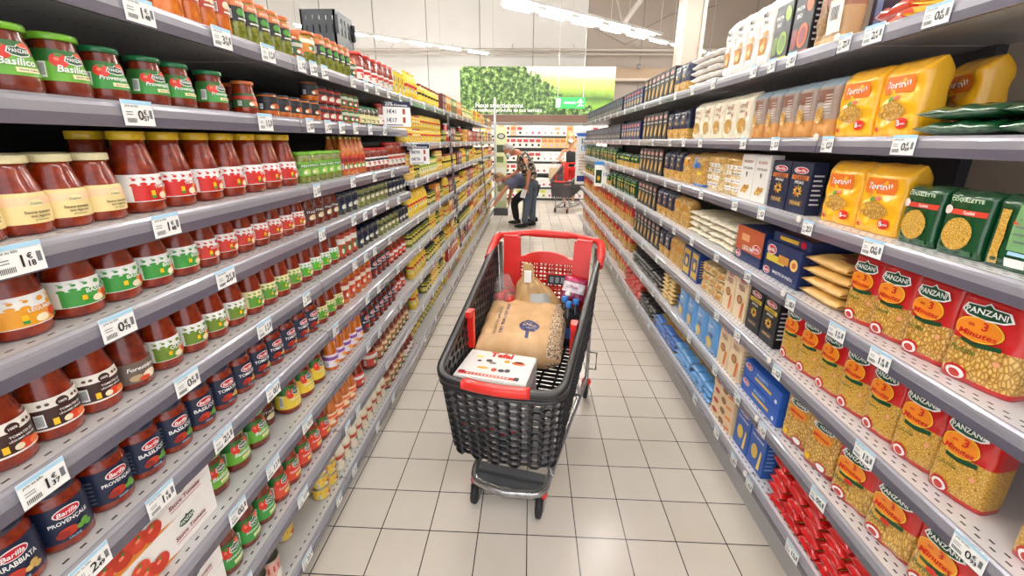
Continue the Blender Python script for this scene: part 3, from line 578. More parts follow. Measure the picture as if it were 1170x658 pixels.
bag('clear_bun_bag', .15, .11, .05, [(1, PASTA_W)], lambda D, w, h: D.rect(-w * .3, h * .3, w * .2, h * .7, g('#c98a4a'), 2, 2, 1), seed=59, amp=.006, name='bread_pack')
def lying(kind, w, L, t, body, ends, art=None, name='pasta_bag', seed=0, endf=.12, n=3.2, amp=.004):
    mb = MB(); nx, ny = 14, 18; vs = []; ms = []; fs = []
    def S(xf, yf, sd):
        e = max(0, 1 - abs(yf) ** 6) ** .5; tk = t / 2 * max(0.02, (1 - abs(xf) ** n)) ** (1 / n) * (.12 + .88 * e)
        x = xf * w / 2 * (1 + .05 * abs(yf) ** 4); y = yf * L / 2
        return Vector((x, y, t / 2 + sd * tk + noise.noise(Vector((x * 30 + seed, y * 25, sd))) * amp * (1 if sd > 0 else .3)))
    for sd in (1, -1):
        for j in range(ny + 1):
            for i in range(nx + 1):
                vs.append(S(-math.cos(PI * i / nx), -1 + 2 * j / ny, sd))
    W = nx + 1; o = W * (ny + 1)
    for j in range(ny):
        yf = abs(-1 + 2 * (j + .5) / ny); m = ends if yf > 1 - 2 * endf else body
        for i in range(nx):
            fs.append((j * W + i, j * W + i + 1, (j + 1) * W + i + 1, (j + 1) * W + i)); ms.append(m)
            fs.append((o + j * W + i, o + (j + 1) * W + i, o + (j + 1) * W + i + 1, o + j * W + i + 1)); ms.append(m)
    for j in (0, ny):
        for i in range(nx): fs.append((j * W + i, o + j * W + i, o + j * W + i + 1, j * W + i + 1)); ms.append(ends)
    for i in (0, nx):
        for j in range(ny): fs.append((j * W + i, (j + 1) * W + i, o + (j + 1) * W + i, o + j * W + i)); ms.append(body)
    mb.add(vs, fs, ms, True)
    if art:
        F = mb; D = Decal(F, lambda u, v, o: S(max(-.96, min(.96, u / (w / 2))), v, 1) + Vector((0, 0, .0007 + o)), .0005); art(D, w, L)
    KIND[kind] = dict(name=name, cat='bag', w=w, d=L, h=t, parts=[(name, mb.mesh(name), None)])
def art_sp(c1, c2, pos=-.15):
    return lambda D, w, L: (D.ell(0, pos, w * .28, .09, g(c1), 2, 14), D.ell(0, pos, w * .17, .06, g(c2), 3, 12), D.rect(-w * .35, .25, w * .35, .6, g(c1), 2, 2, 2))
lying('red_spaghetti', .085, .27, .036, PASTA_L, RED, art_sp('#c81c1c', '#ee9a30', -.3), name='spaghetti_pack', seed=1, endf=.2, amp=.011)
lying('blue_spaghetti', .08, .26, .032, PASTA_L, BLF, art_sp('#2a66b8', '#e8d0a0'), name='spaghetti_pack', seed=2, endf=.22, amp=.006)
lying('navy_spaghetti', .08, .26, .032, PASTA_L, BLUF, art_sp('#1f3f86', '#e8c83a'), name='spaghetti_pack', seed=3, endf=.16)
lying('black_spaghetti', .08, .26, .032, KF, KF, art_sp('#2a2c38', '#c9a860'), name='spaghetti_pack', seed=4)
lying('tan_pack', .11, .24, .026, mat('kraft_yellow', '#c9a45a', .45), mat('kraft_yellow2', '#d8b878', .45), art_sp('#8a6a34', '#e6cf98'), name='spaghetti_pack', seed=5)
lying('cream_flat', .185, .25, .036, mat('butter_film', '#e6b96a', .35, coat=.5), mat('butter_film2', '#e0b060', .35, coat=.5), lambda D, w, L: (D.ell(-w * .2, -.2, w * .14, .2, g('#8a5434'), 2), D.rect(0, -.7, w * .35, .3, g('#7a4632'), 2, 3, 4), D.rect(-w * .4, .35, w * .4, .7, g('#b8c4d0'), 2, 3, 2)), seed=6, amp=.007)
lying('cream_soft', .14, .26, .03, CREAMF, CREAMF, lambda D, w, L: (D.rect(-w * .2, -.6, w * .2, .0, g('#e8dfa8'), 2, 2, 3), D.rect(-w * .1, .2, w * .3, .5, g('#c9a87a'), 2, 2, 2)), seed=7, amp=.008)
lying('green_flat', .19, .26, .032, GF, GF, lambda D, w, L: (D.rect(-w * .3, -.6, w * .1, .2, g('#2a7a4a', .3, .5), 2, 3, 3), D.rect(w * .2, -.7, w * .35, .0, g('#8aa890'), 2, 2, 3)), seed=8, amp=.006)
lying('white_sack', .17, .26, .032, WF, WF, lambda D, w, L: (D.ell(w * .1, -.3, w * .06, .05, INK, 2, 8), D.rect(-w * .3, -.85, w * .3, -.75, g('#c8a48a'), 2, 3, 1)), name='rice_bag', seed=9, amp=.006)
lying('chips_red_yellow', .16, .24, .04, mat('chip_yellow', '#e8b01c', .28, coat=.7), mat('chip_red', '#c8321c', .28, coat=.7), lambda D, w, L: (D.ell(0, -.4, w * .25, .22, g('#c8321c'), 2), D.ell(w * .2, .3, w * .14, .16, g('#e8801c'), 2)), name='snack_bag', seed=10, endf=.1, amp=.009)

# ------------------------------------------------------------------ placing
ORD = ['first', 'second', 'third', 'fourth', 'fifth', 'sixth', 'seventh', 'eighth', 'ninth', 'tenth', 'eleventh', 'twelfth', 'thirteenth', 'fourteenth', 'fifteenth', 'sixteenth', 'seventeenth', 'eighteenth', 'nineteenth', 'twentieth']
def ordn(i):
    if i < 20: return ORD[i]
    t = ['twenty', 'thirty', 'forty', 'fifty', 'sixty'][(i + 1) // 10 - 2]; r = (i + 1) % 10
    return (t + '-' + ORD[r - 1]) if r else {'twenty': 'twentieth', 'thirty': 'thirtieth', 'forty': 'fortieth', 'fifty': 'fiftieth', 'sixty': 'sixtieth'}[t]
DESC = {}
COUNT = {}
def shelf_words(lv):
    side = 'left' if lv[0] == 'L' else 'right'; n = int(lv[1:]); last = 9 if side == 'left' else 7
    return 'top %s shelf' % side if n == 1 else ('bottom %s shelf' % side if n == last else '%s %s shelf down' % (ORD[n - 1], side))
def put(kind, x, y, z, rz, lv, row='front row', desc=None, rx=0):
    k = KIND[kind]; d = desc or DESC.get(kind, kind.replace('_', ' '))
    key = (d, lv, row); i = COUNT.get(key, 0); COUNT[key] = i + 1
    parts = k['parts']
    o = link(parts[0][0], parts[0][1], None, (x, y, z), (rx, 0, rz))
    if lv[0] == 'B': lab = '%s, %s from left, %s' % (d, ordn(i), shelf_words(lv))
    else: lab = '%s, %s in %s, %s' % (d, (ordn(i) + ' nearest') if i else 'nearest', row, shelf_words(lv))
    tag(o, lab, k['cat'], '%s on %s' % (d, shelf_words(lv)))
    for nm, me, l in parts[1:]:
        c = link(nm, me, o)
    return o
LZ = [1.79, 1.602, 1.384, 1.225, 1.037, .838, .613, .385, .148]
LZF = [1.79, 1.52, 1.28, 1.037, .838, .613, .385, .148]        # bays beyond the third post carry eight levels
RZ = [1.833, 1.556, 1.30, 1.04, .78, .53, .27]
XL, XR = -.765, .90
FXL = dict(L7=-.81, L8=-.79, L9=-.79)
def runL(lv, kind, y0, n, pitch, rows=2, z=None, layers=1, fx=None, jit=.05, desc=None):
    k = KIND[kind]; Z = (LZ[int(lv[1:]) - 1] if z is None else z) + .0005
    f = fx if fx is not None else FXL.get(lv, -.795)
    if isinstance(kind, str): kinds = [kind]
    for i in range(n):
        for r in range(rows):
            for la in range(layers):
                row = ('front row' if r == 0 else 'back row' if rows == 2 else ORD[r] + ' row') + (', upper layer' if la else '')
                put(kind, f - k['d'] / 2 - r * (k['d'] + .006), y0 + i * pitch + (random.uniform(-.002, .002)), Z + la * (k['h'] + .001), PI / 2 + (-.24 + random.uniform(-jit, jit) * 2 if k['cat'] == 'jar' else random.uniform(-jit, jit) * .3), lv, row, desc)
def runR(lv, kind, y0, n, pitch, rows=1, layers=1, fx=.94, jit=.05, z=None, desc=None, lean=0):
    k = KIND[kind]; Z = RZ[int(lv[1:]) - 1] + .0005 if z is None else z
    for i in range(n):
        for r in range(rows):
            for la in range(layers):
                row = ('front row' if r == 0 else 'back row') + (', layer %d' % (la + 1) if la else '')
                row = row.replace('layer 2', 'second layer').replace('layer 3', 'third layer').replace('layer 4', 'fourth layer').replace('layer 5', 'fifth layer').replace('layer 6', 'sixth layer')
                put(kind, fx + k['d'] / 2 + r * (k['d'] + .008) + (.008 if kind[:2] == 'm3' else 0), y0 + i * pitch, Z + la * (k['h'] + .0015), -PI / 2 + (.2 if kind[:2] == 'm3' else 0) + random.uniform(-jit, jit), lv, row, desc)
LAMP = 60
WORLD = 1.0
EXPO = 0.95
DESC.update({
 'basil_sauce': 'sauce jar with lime basil label', 'provencal_sauce': 'sauce jar, green provençale label', 'orange_lid_tomato': 'tomato jar with orange lid',
 'cream_label': 'cream-labelled tomato sauce jar', 'tall_red_label': 'tall yellow-lidded jar, red and white label', 'green_jar_row': 'lime-lidded green sauce jar', 'slim_bottle': 'slim orange sauce bottle',
 'red_lid_white': 'red-lidded sauce jar, white label', 'yellow_label': 'sauce jar with yellow vegetable label', 'green_label': 'sauce jar with green and white label', 'red_label': 'sauce jar with red and white label',
 'dark_band': 'slender jar with dark red label', 'small_dark': 'small dark jar with navy label', 'small_olive': 'small olive jar with black lid', 'chocolate_label': 'brown-labelled grilled vegetable sauce jar',
 'forest': 'mushroom sauce jar reading Forestière', 'olive_lid': 'olive-lidded sauce jar', 'green_lid_veg': 'green-lidded jar with cream label', 'green_lid_basil': 'green-lidded jar with white label',
 'tall_red': 'straight red sauce jar', 'arrabbiata': 'navy-labelled arrabbiata sauce jar', 'navy_provencale': 'navy-labelled provençale sauce jar', 'navy_basilico': 'navy-labelled basil sauce jar', 'navy_tomates': 'navy-labelled tomato sauce jar',
 'navy_plain': 'navy-lidded narrow sauce jar', 'orange_sauce_red_label': 'orange sauce jar with red label', 'red_white_bottle': 'red sauce jar with pale stripe', 'basil_big': 'large basil sauce jar, lime label', 'tomato_yellow_label': 'large tomato jar with yellow label',
 'purple_lid': 'purple-lidded orange sauce jar', 'dark_green_tall': 'dark green lidded tomato jar', 'yellow_lid_tomato': 'yellow-lidded tomato jar', 'orange_lid_sauce': 'orange-lidded sauce jar', 'big_red_bottle': 'big round pizza sauce jar',
 'brown_label': 'brown-labelled sauce jar', 'black_small': 'small black-labelled jar', 'red_small': 'small dark red jar', 'green_small': 'small green-labelled jar', 'dark_green_small': 'dark green lidded small jar', 'red_pesto': 'red pesto jar',
 'green_pesto': 'orange-lidded green pesto jar', 'orange_lid_small': 'short orange-lidded jar', 'big_green_pesto': 'wide orange-lidded pesto jar', 'red_lid_big': 'wide red-lidded tomato jar', 'red_tall_jar': 'tall red-lidded jar',
 'yellow_mayo': 'yellow mayonnaise jar', 'mustard': 'red-lidded mustard jar', 'dark_pickle': 'black-lidded pickle jar', 'light_green': 'green-lidded pale jar', 'brown_lid_yellow': 'brown-lidded yellow jar', 'yellow_bottle': 'yellow squeeze bottle',
 'ketchup': 'red squeeze bottle', 'white_bottle': 'cream sauce bottle with black lid', 'red_cap_white': 'red-capped jar with white label', 'small_yellow_can': 'small yellow can', 'tomato_can': 'bare-topped tomato can', 'yellow_blue_can': 'yellow and blue can',
 'navy_box': 'navy penne box with orange strip', 'black_box': 'black farfalle box with yellow strip', 'black_box_far': 'black pasta box', 'blue_box_far': 'dark blue pasta box', 'slim_navy_far': 'narrow grey-navy pasta box', 'cream_box': 'cream vegetable pasta box',
 'blue_box': 'bright blue pasta box', 'long_blue_box': 'long bright blue spaghetti box', 'flat_cream_box': 'flat cream pasta box', 'navy_tray': 'navy cardboard pasta tray', 'navy_lid_tray': 'shallow navy tray', 'orange_tray': 'orange and navy pasta tray',
 'green_lentil_box': 'black box with green lentil pasta', 'red_lentil_box': 'black box with red lentil pasta', 'purple_box': 'dark purple box', 'white_box': 'white tortiglioni box', 'yellow_blue_box': 'yellow and blue pasta box', 'white_tomato_box': 'white tomato sauce carton',
 'm3_farfalle': 'wide red bag of farfalle', 'm3_farfalle2': 'red bag of farfalle', 'm3_penne': 'red bag of penne', 'm3_penne2': 'narrow red bag of penne', 'm3_tall_big': 'tall red bag of small pasta', 'm3_tall_yellow': 'tall red bag with yellow top',
 'm3_eco': 'large red economy penne bag', 'm3_clear': 'clear pasta bag with red foot', 'far_red': 'small red pasta bag', 'far_red_wide': 'wide clear pasta bag, red top', 'far_red_tall': 'tall red pasta bag, yellow band', 'green_far_flat': 'low green and gold pasta bag', 'yellow_8min': 'yellow 8 minute pasta bag', 'green_coquillette': 'green coquillette pack', 'green_side': 'green pasta pack turned sideways',
 'green_far': 'green pasta pack', 'brown_bag': 'ochre and grey paper bag', 'cream_bag': 'cream artisan pasta bag', 'navy_bag': 'navy pasta bag with clear foot', 'gold_bag': 'clear golden pasta bag', 'white_label_clear': 'clear bag with white labels',
 'blue_logo_clear': 'clear pasta bag with blue letter', 'rice_bag': 'white rice bag', 'beige_bag': 'beige bag of pulses', 'light_blue_pack': 'light blue pasta pack', 'clear_bun_bag': 'clear bread pack', 'red_spaghetti': 'red-ended spaghetti pack',
 'blue_spaghetti': 'light blue spaghetti pack', 'navy_spaghetti': 'royal blue spaghetti pack', 'black_spaghetti': 'black pasta pack', 'tan_pack': 'tan flat pasta pack', 'cream_flat': 'flat golden pasta pack', 'cream_soft': 'soft cream pasta pack',
 'green_flat': 'flat dark green pack', 'white_sack': 'flat white rice sack', 'chips_red_yellow': 'red and yellow crumpled bag'})
for i, c in enumerate(['white and pink', 'plain white', 'white and brown', 'orange', 'sky blue', 'pale peach', 'cream and green']): DESC['back_box_%d' % i] = c + ' carton'
for i, c in enumerate(['red', 'orange', 'green', 'maroon', 'yellow']): DESC['small_box_%d' % i] = 'small %s carton' % c
_sw = shelf_words
def shelf_words(lv):
    if lv[0] == 'F': n = int(lv[1:]); return 'top far-left shelf' if n == 1 else 'bottom far-left shelf' if n == 8 else '%s far-left shelf down' % ORD[n - 1]
    if lv[0] == 'B': return '%s shelf of back wall' % ['top', 'second', 'third', 'fourth', 'fifth', 'bottom'][int(lv[1:]) - 1]
    return _sw(lv)
SC = 1.045
def nl(lv, kind, y0, n, p, **k): runL(lv, kind, y0 * SC, n, p * SC, **k)
# ---- left gondola, two near bays
nl('L1', 'red_pesto', 1.0, 4, .052, jit=.2); nl('L1', 'green_pesto', 1.215, 5, .056); nl('L1', 'orange_lid_small', 1.505, 1, .05, rows=1); nl('L1', 'big_green_pesto', 1.59, 1, .1, rows=1)
nl('L1', 'green_pesto', 1.67, 5, .056); nl('L1', 'orange_lid_small', 1.955, 1, .05, rows=1); nl('L1', 'red_lid_big', 2.035, 3, .093); nl('L1', 'red_tall_jar', 2.31, 3, .08, rows=1)
nl('L1', 'yellow_blue_can', 2.54, 3, .073)
nl('L2', 'basil_sauce', .588, 3, .077, rows=1); nl('L2', 'provencal_sauce', .815, 1, .07, rows=1); nl('L2', 'provencal_sauce', .862, 1, .07, rows=1, fx=-.86); nl('L2', 'provencal_sauce', .910, 2, .072, rows=1)
nl('L2', 'provencal_sauce', 1.04, 1, .07, rows=1, fx=-.86); nl('L2', 'provencal_sauce', 1.09, 1, .07, rows=1); nl('L2', 'orange_lid_tomato', 1.21, 1, .06, rows=1); nl('L2', 'orange_lid_tomato', 1.265, 1, .06, rows=1, fx=-.86)
nl('L2', 'black_small', 1.315, 4, .066, rows=1); nl('L2', 'black_small', 1.58, 1, .066, layers=2, rows=1); nl('L2', 'red_small', 1.645, 3, .0595, layers=2, rows=1); nl('L2', 'green_small', 1.825, 3, .0595, layers=2, rows=1)
nl('L2', 'dark_green_small', 2.01, 4, .061, rows=1); nl('L2', 'red_cap_white', 2.27, 4, .063, rows=1)
for i in range(5): nl('L3', 'cream_label', .485 + .066 * i, 1, .07, rows=2)
nl('L3', 'tall_red_label', .836, 7, .0875); nl('L3', 'green_jar_row', 1.452, 5, .062, rows=1); nl('L3', 'slim_bottle', 1.775, 5, .0475); nl('L3', 'red_lid_white', 2.03, 5, .065); nl('L3', 'red_tall_jar', 2.37, 4, .08, rows=1)
nl('L4', 'yellow_label', .485, 2, .086, rows=1); nl('L4', 'green_label', .66, 4, .0768); nl('L4', 'red_label', .96, 7, .069); nl('L4', 'dark_band', 1.445, 4, .063); nl('L4', 'small_dark', 1.705, 3, .066); nl('L4', 'small_olive', 1.91, 6, .066, layers=1); nl('L4', 'small_dark', 2.31, 5, .066)
nl('L5', 'chocolate_label', .425, 4, .0735, rows=1); nl('L5', 'forest', .716, 1, .07, rows=1); nl('L5', 'olive_lid', .793, 4, .0735); nl('L5', 'green_lid_veg', 1.092, 4, .071); nl('L5', 'green_lid_basil', 1.378, 4, .071)
nl('L5', 'tall_red', 1.66, 3, .062, rows=1); nl('L5', 'small_dark', 1.853, 4, .066); nl('L5', 'small_olive', 2.125, 5, .066, layers=1); nl('L5', 'small_dark', 2.46, 3, .066)
nl('L6', 'arrabbiata', .375, 2, .079, rows=2); nl('L6', 'navy_provencale', .533, 2, .079); nl('L6', 'navy_basilico', .688, 3, .0765); nl('L6', 'navy_tomates', .918, 7, .0755); nl('L6', 'green_lid_veg', 1.448, 3, .069); nl('L6', 'orange_sauce_red_label', 1.652, 5, .064); nl('L6', 'navy_plain', 1.985, 4, .068); runL('L6', 'red_white_bottle', 2.36, 4, .083, rows=1)
runL('L7', 'basil_big', .895, 3, .094, rows=1, fx=-.815); runL('L7', 'dark_band', 1.175, 1, .07, rows=1, fx=-.85); runL('L7', 'tomato_yellow_label', 1.262, 3, .092, rows=1, fx=-.805); nl('L7', 'purple_lid', 1.475, 5, .064, fx=-.79); nl('L7', 'navy_plain', 1.815, 7, .068, fx=-.79); runL('L7', 'red_white_bottle', 2.42, 3, .083, rows=1)
runL('L8', 'dark_green_tall', .852, 3, .081, rows=2); runL('L8', 'yellow_lid_tomato', 1.094, 5, .0765, rows=2); runL('L8', 'orange_lid_sauce', 1.472, 4, .0665, rows=2); runL('L8', 'red_white_bottle', 1.77, 1, .08, rows=1); runL('L8', 'big_red_bottle', 1.95, 1, .1, rows=1); runL('L8', 'brown_label', 2.05, 8, .071, rows=2)
runL('L9', 'tomato_can', .86, 3, .064, rows=2); runL('L9', 'small_yellow_can', 1.15, 1, .07, rows=1, fx=-.84, layers=2); runL('L9', 'small_yellow_can', 1.335, 2, .072, rows=2, layers=3)
runL('L9', 'white_bottle', 1.49, 9, .068, rows=2); runL('L9', 'brown_label', 2.125, 5, .072); runL('L9', 'red_cap_white', 2.49, 3, .064)
runL('L7', 'white_tomato_box', .385, 1, .3, rows=1, layers=2, fx=-.80, jit=0); runL('L7', 'white_tomato_box', .69, 1, .3, rows=1, layers=2, fx=-.80, jit=0); runL('L8', 'white_tomato_box', .655, 1, .3, rows=1, layers=2, fx=-.79, jit=0)
# ---- left gondola beyond the third post: sauces, mayonnaise, pickles
def mixed(lv, z, ya, yb, kinds, fx=-.79, layers=1, rows=1, block=(2, 4)):
    y = ya
    while y < yb - .05:
        kd = random.choice(kinds); k = KIND[kd]; n = random.randint(*block); p = k['w'] + .005
        n = min(n, int((yb - y) / p));
        if n < 1: break
        for r in range(rows):
            for la in range(layers if k['h'] < .1 else 1):
                for i in range(n):
                    row = ('front row' if r == 0 else 'back row') + (', upper layer' if la else '')
                    put(kd, fx - k['d'] / 2 - r * (k['d'] + .006), y + (i + .5) * p, z + .0005 + la * (k['h'] + .001), PI / 2 + random.uniform(-.08, .08), lv, row)
        y += n * p + .006
def fl(n, a, b, kinds, **k): mixed('F%d' % n, LZF[n - 1], a, b, kinds, **k)
YJ = ['yellow_mayo', 'mustard', 'brown_lid_yellow', 'yellow_bottle']
SB = ['small_box_%d' % i for i in range(5)]
fl(1, 2.86, 3.15, ['yellow_bottle']); fl(1, 3.17, 3.9, ['brown_lid_yellow']); fl(1, 3.96, 5.15, SB + ['ketchup']); fl(1, 5.2, 6.4, ['light_green', 'light_green', 'small_box_4']); fl(1, 6.45, 8.9, SB + ['light_green'])
fl(2, 2.72, 3.9, ['yellow_mayo', 'yellow_mayo', 'mustard'], layers=2, rows=1); fl(2, 3.96, 5.15, ['ketchup', 'dark_pickle', 'small_box_3']); fl(2, 5.2, 8.9, ['light_green', 'yellow_bottle'] + SB)
fl(3, 2.72, 3.9, ['mustard', 'dark_pickle', 'yellow_mayo', 'light_green'], layers=2); fl(3, 3.96, 5.15, ['yellow_bottle', 'small_box_3', 'brown_lid_yellow']); fl(3, 5.2, 8.9, YJ + SB)
fl(4, 2.72, 3.3, ['yellow_bottle']); fl(4, 3.32, 3.9, ['dark_pickle', 'small_box_1'], layers=1); fl(4, 3.96, 8.9, SB + YJ)
fl(5, 2.72, 3.9, ['mustard', 'yellow_mayo', 'dark_pickle'], layers=2, rows=1); fl(5, 3.96, 8.9, SB + YJ)
fl(6, 2.72, 3.15, ['yellow_bottle']); fl(6, 3.17, 3.9, ['dark_pickle', 'brown_lid_yellow'], layers=1); fl(6, 3.96, 8.9, YJ + ['small_box_1', 'dark_pickle'])
fl(7, 2.72, 2.9, ['yellow_bottle']); fl(7, 3.05, 3.9, ['dark_pickle', 'mustard'], layers=2); fl(7, 3.96, 8.9, SB + ['dark_pickle'])
fl(8, 2.72, 3.9, ['brown_lid_yellow', 'dark_pickle', 'white_bottle'], fx=-.83); fl(8, 3.96, 5.15, SB, fx=-.83); fl(8, 5.2, 8.9, YJ, fx=-.83)
# ---- right gondola
def rr(lv, kind, y0, n, p, **k): runR(lv, kind, y0, n, p, **k)
for i, (y, x, dz, rz) in enumerate(sorted([(1.10, .95, 0, .3), (1.29, .95, 0, -.4), (1.20, .99, .045, 1.0), (1.02, .96, .045, .2), (1.38, 1.0, .045, -.2), (1.12, .98, .09, -.5)])):
    put('chips_red_yellow', x + .13, y, RZ[0] + .001 + dz, -PI / 2 + rz, 'R1', 'loose pile')
rr('R1', 'purple_box', 1.41, 2, .114, fx=1.08); rr('R1', 'beige_bag', 1.555, 1, .1); rr('R1', 'red_lentil_box', 1.70, 1, .12); rr('R1', 'green_lentil_box', 1.826, 1, .12); rr('R1', 'rice_bag', 1.955, 4, .109)
rr('R1', 'rice_bag', 1.99, 4, .109, fx=1.06)if False else None
rr('R1', 'white_sack', 2.50, 2, .175, layers=5, jit=.12); rr('R1', 'navy_bag', 2.88, 2, .125); rr('R1', 'black_box_far', 3.12, 7, .11, layers=1, rows=1); rr('R1', 'blue_box_far', 3.93, 7, .108, layers=1); rr('R1', 'slim_navy_far', 4.75, 37, .078)
for (y, x, rz) in [(1.21, 1.095, -.22), (1.22, .955, -.02), (1.365, .95, .05)]: put('yellow_8min', x + .035, y, RZ[1] + .001, -PI / 2 + rz, 'R2', 'standing row')
rr('R2', 'green_flat', .635, 3, .195, layers=2, jit=.05, fx=.93)
rr('R2', 'brown_bag', 1.49, 5, .103); rr('R2', 'cream_bag', 2.03, 5, .133, rows=1); rr('R2', 'navy_bag', 2.80, 3, .125); rr('R2', 'black_box_far', 3.17, 6, .11); rr('R2', 'blue_box_far', 3.93, 7, .108); rr('R2', 'slim_navy_far', 4.75, 37, .078)
rr('R3', 'green_coquillette', .945, 2, .108, jit=.02); rr('R3', 'green_side', .73, 2, .108, jit=.03); rr('R3', 'green_coquillette', .62, 1, .1, jit=.03)
for y in (1.185, 1.335): put('yellow_8min', .98, y, RZ[2] + .001, -PI / 2 + .06, 'R3', 'front row')
rr('R3', 'navy_box', 1.525, 2, .121, fx=.935, jit=.02); rr('R3', 'white_box', 1.79, 2, .118, jit=.02); rr('R3', 'white_label_clear', 2.03, 2, .215); rr('R3', 'blue_logo_clear', 2.47, 1, .2); rr('R3', 'gold_bag', 2.65, 1, .13); rr('R3', 'navy_bag', 2.79, 3, .125); rr('R3', 'black_box_far', 3.18, 6, .11)
rr('R4', 'm3_farfalle', .842, 1, .14, jit=.04, rows=1); rr('R4', 'm3_farfalle2', .962, 1, .12, jit=.04); rr('R4', 'm3_penne', 1.07, 1, .12, jit=.04); rr('R4', 'm3_penne2', 1.172, 1, .1, jit=.04)
rr('R4', 'cream_flat', 1.322, 1, .17, layers=4, jit=.10); rr('R4', 'navy_tray', 1.545, 1, .2, jit=0); rr('R4', 'navy_lid_tray', 1.545, 1, .2, jit=.03, z=RZ[3] + .137, fx=.96); rr('R4', 'orange_tray', 1.79, 1, .2, jit=0)
rr('R4', 'cream_soft', 1.99, 4, .145, layers=4, jit=.2); rr('R4', 'gold_bag', 2.59, 2, .133); rr('R4', 'navy_bag', 2.86, 3, .125); rr('R4', 'black_box_far', 3.24, 5, .11)
rr('R5', 'm3_tall_big', .505, 2, .115, jit=.05); rr('R5', 'm3_tall_big', .80, 2, .108, jit=.05); rr('R5', 'm3_tall_yellow', 1.012, 5, .1015, jit=.05)
rr('R5', 'black_box', 1.545, 2, .112, jit=.02); rr('R5', 'cream_box', 1.78, 2, .11, jit=.02); rr('R5', 'clear_bun_bag', 2.0, 2, .155, layers=3, jit=.1); rr('R5', 'yellow_blue_box', 2.32, 2, .125); rr('R5', 'gold_bag', 2.57, 2, .133); rr('R5', 'navy_bag', 2.83, 2, .125); rr('R5', 'black_box_far', 3.07, 7, .11)
rr('R6', 'm3_eco', .62, 4, .134, jit=.05, fx=.93); rr('R6', 'm3_clear', 1.155, 2, .124, jit=.06, fx=.925); rr('R6', 'long_blue_box', 1.49, 1, .2, layers=2, jit=0, fx=.925, rows=2)
rr('R6', 'cream_box', 1.70, 2, .11, jit=.02, fx=.92); rr('R6', 'light_blue_pack', 1.945, 4, .14, jit=.05, fx=.915); rr('R6', 'navy_spaghetti', 2.49, 1, .09, layers=3, jit=.1); rr('R6', 'tan_pack', 2.6, 2, .12, layers=6, jit=.06, fx=.92); rr('R6', 'black_spaghetti', 2.83, 10, .086, layers=3, jit=.15, fx=.92)
rr('R7', 'red_spaghetti', .80, 6, .092, layers=6, jit=.12, fx=.91); rr('R7', 'blue_box', 1.44, 2, .12, jit=.02, fx=.93); rr('R7', 'flat_cream_box', 1.735, 1, .21, layers=4, jit=.03, fx=.92); rr('R7', 'blue_spaghetti', 1.905, 6, .087, layers=3, jit=.2, fx=.915); rr('R7', 'navy_spaghetti', 2.44, 5, .087, layers=3, jit=.15, fx=.915)
rr('R7', 'black_spaghetti', 2.88, 5, .087, layers=3, jit=.2, fx=.915); rr('R7', 'red_spaghetti', 3.33, 6, .095, layers=4, jit=.2, fx=.915)

def far_mix(lv, ya, yb, kinds, fx=.94):
    y = ya; z = RZ[int(lv[1:]) - 1] + .0005
    while y < yb:
        kd = random.choice(kinds); k = KIND[kd]; n = random.randint(2, 6)
        for i in range(n):
            if y > yb: break
            put(kd, fx + k['d'] / 2 + random.uniform(0, .02), y + k['w'] / 2, z, -PI / 2 + random.uniform(-.12, .12), lv, 'front row'); y += k['w'] + .008
        y += random.choice([0, 0, .05])
RDK = ['far_red', 'far_red', 'far_red_wide', 'far_red_tall']
far_mix('R3', 3.92, 7.5, ['green_far', 'green_far', 'green_far_flat']); far_mix('R4', 3.92, 7.5, ['green_far', 'green_far_flat'])
for lv in ('R5', 'R6', 'R7'): far_mix(lv, 3.92, 7.5, RDK)
# ------------------------------------------------------------------ setting
def struct(name, mb, loc=(0, 0, 0)):
    o = link(name, mb.mesh(name), None, loc); o['kind'] = 'structure'; return o
def tile_mat():
    m = mat('floor_tiles', '#cfc4b8', .22, spec=.5); nt = m.node_tree; N = nt.nodes; L = nt.links; b = N['Principled BSDF']
    tc = N.new('ShaderNodeTexCoord'); mp = N.new('ShaderNodeMapping'); mp.inputs['Location'].default_value = (3.9136 * .2 + 10, FLOOR_Y, 0)
    L.new(tc.outputs['Object'], mp.inputs[0])
    br = N.new('ShaderNodeTexBrick'); br.offset = 0; br.squash = 1; br.inputs['Scale'].default_value = 1; br.inputs['Brick Width'].default_value = .2; br.inputs['Row Height'].default_value = .2
    br.inputs['Mortar Size'].default_value = .0022; br.inputs['Mortar Smooth'].default_value = .1; br.inputs['Color1'].default_value = rgb('#e2dad1'); br.inputs['Color2'].default_value = rgb('#dad2c8'); br.inputs['Mortar'].default_value = rgb('#3a3a38')
    L.new(mp.outputs[0], br.inputs['Vector'])
    nz = N.new('ShaderNodeTexNoise'); nz.inputs['Scale'].default_value = 1.3; nz.inputs['Detail'].default_value = 6
    L.new(tc.outputs['Object'], nz.inputs['Vector'])
    rp = N.new('ShaderNodeValToRGB'); rp.color_ramp.elements[0].position = .3; rp.color_ramp.elements[0].color = (.86, .84, .80, 1); rp.color_ramp.elements[1].position = .7; rp.color_ramp.elements[1].color = (1, 1, 1, 1)
    L.new(nz.outputs['Fac'], rp.inputs[0])
    mx = N.new('ShaderNodeMix'); mx.data_type = 'RGBA'; mx.blend_type = 'MULTIPLY'; mx.inputs['Factor'].default_value = 1
    L.new(br.outputs['Color'], mx.inputs['A']); L.new(rp.outputs[0], mx.inputs['B']); L.new(mx.outputs['Result'], b.inputs['Base Color'])
    bp = N.new('ShaderNodeBump'); bp.inputs['Strength'].default_value = .3; bp.inputs['Distance'].default_value = .001; bp.invert = True
    L.new(br.outputs['Fac'], bp.inputs['Height']); L.new(bp.outputs[0], b.inputs['Normal'])
    return m
FLOOR_Y = 20 - 6.613 * .2
f = MB(); f.box(-7.2, 9.2, -4, 14.2, -.1, 0, tile_mat()); struct('floor', f)
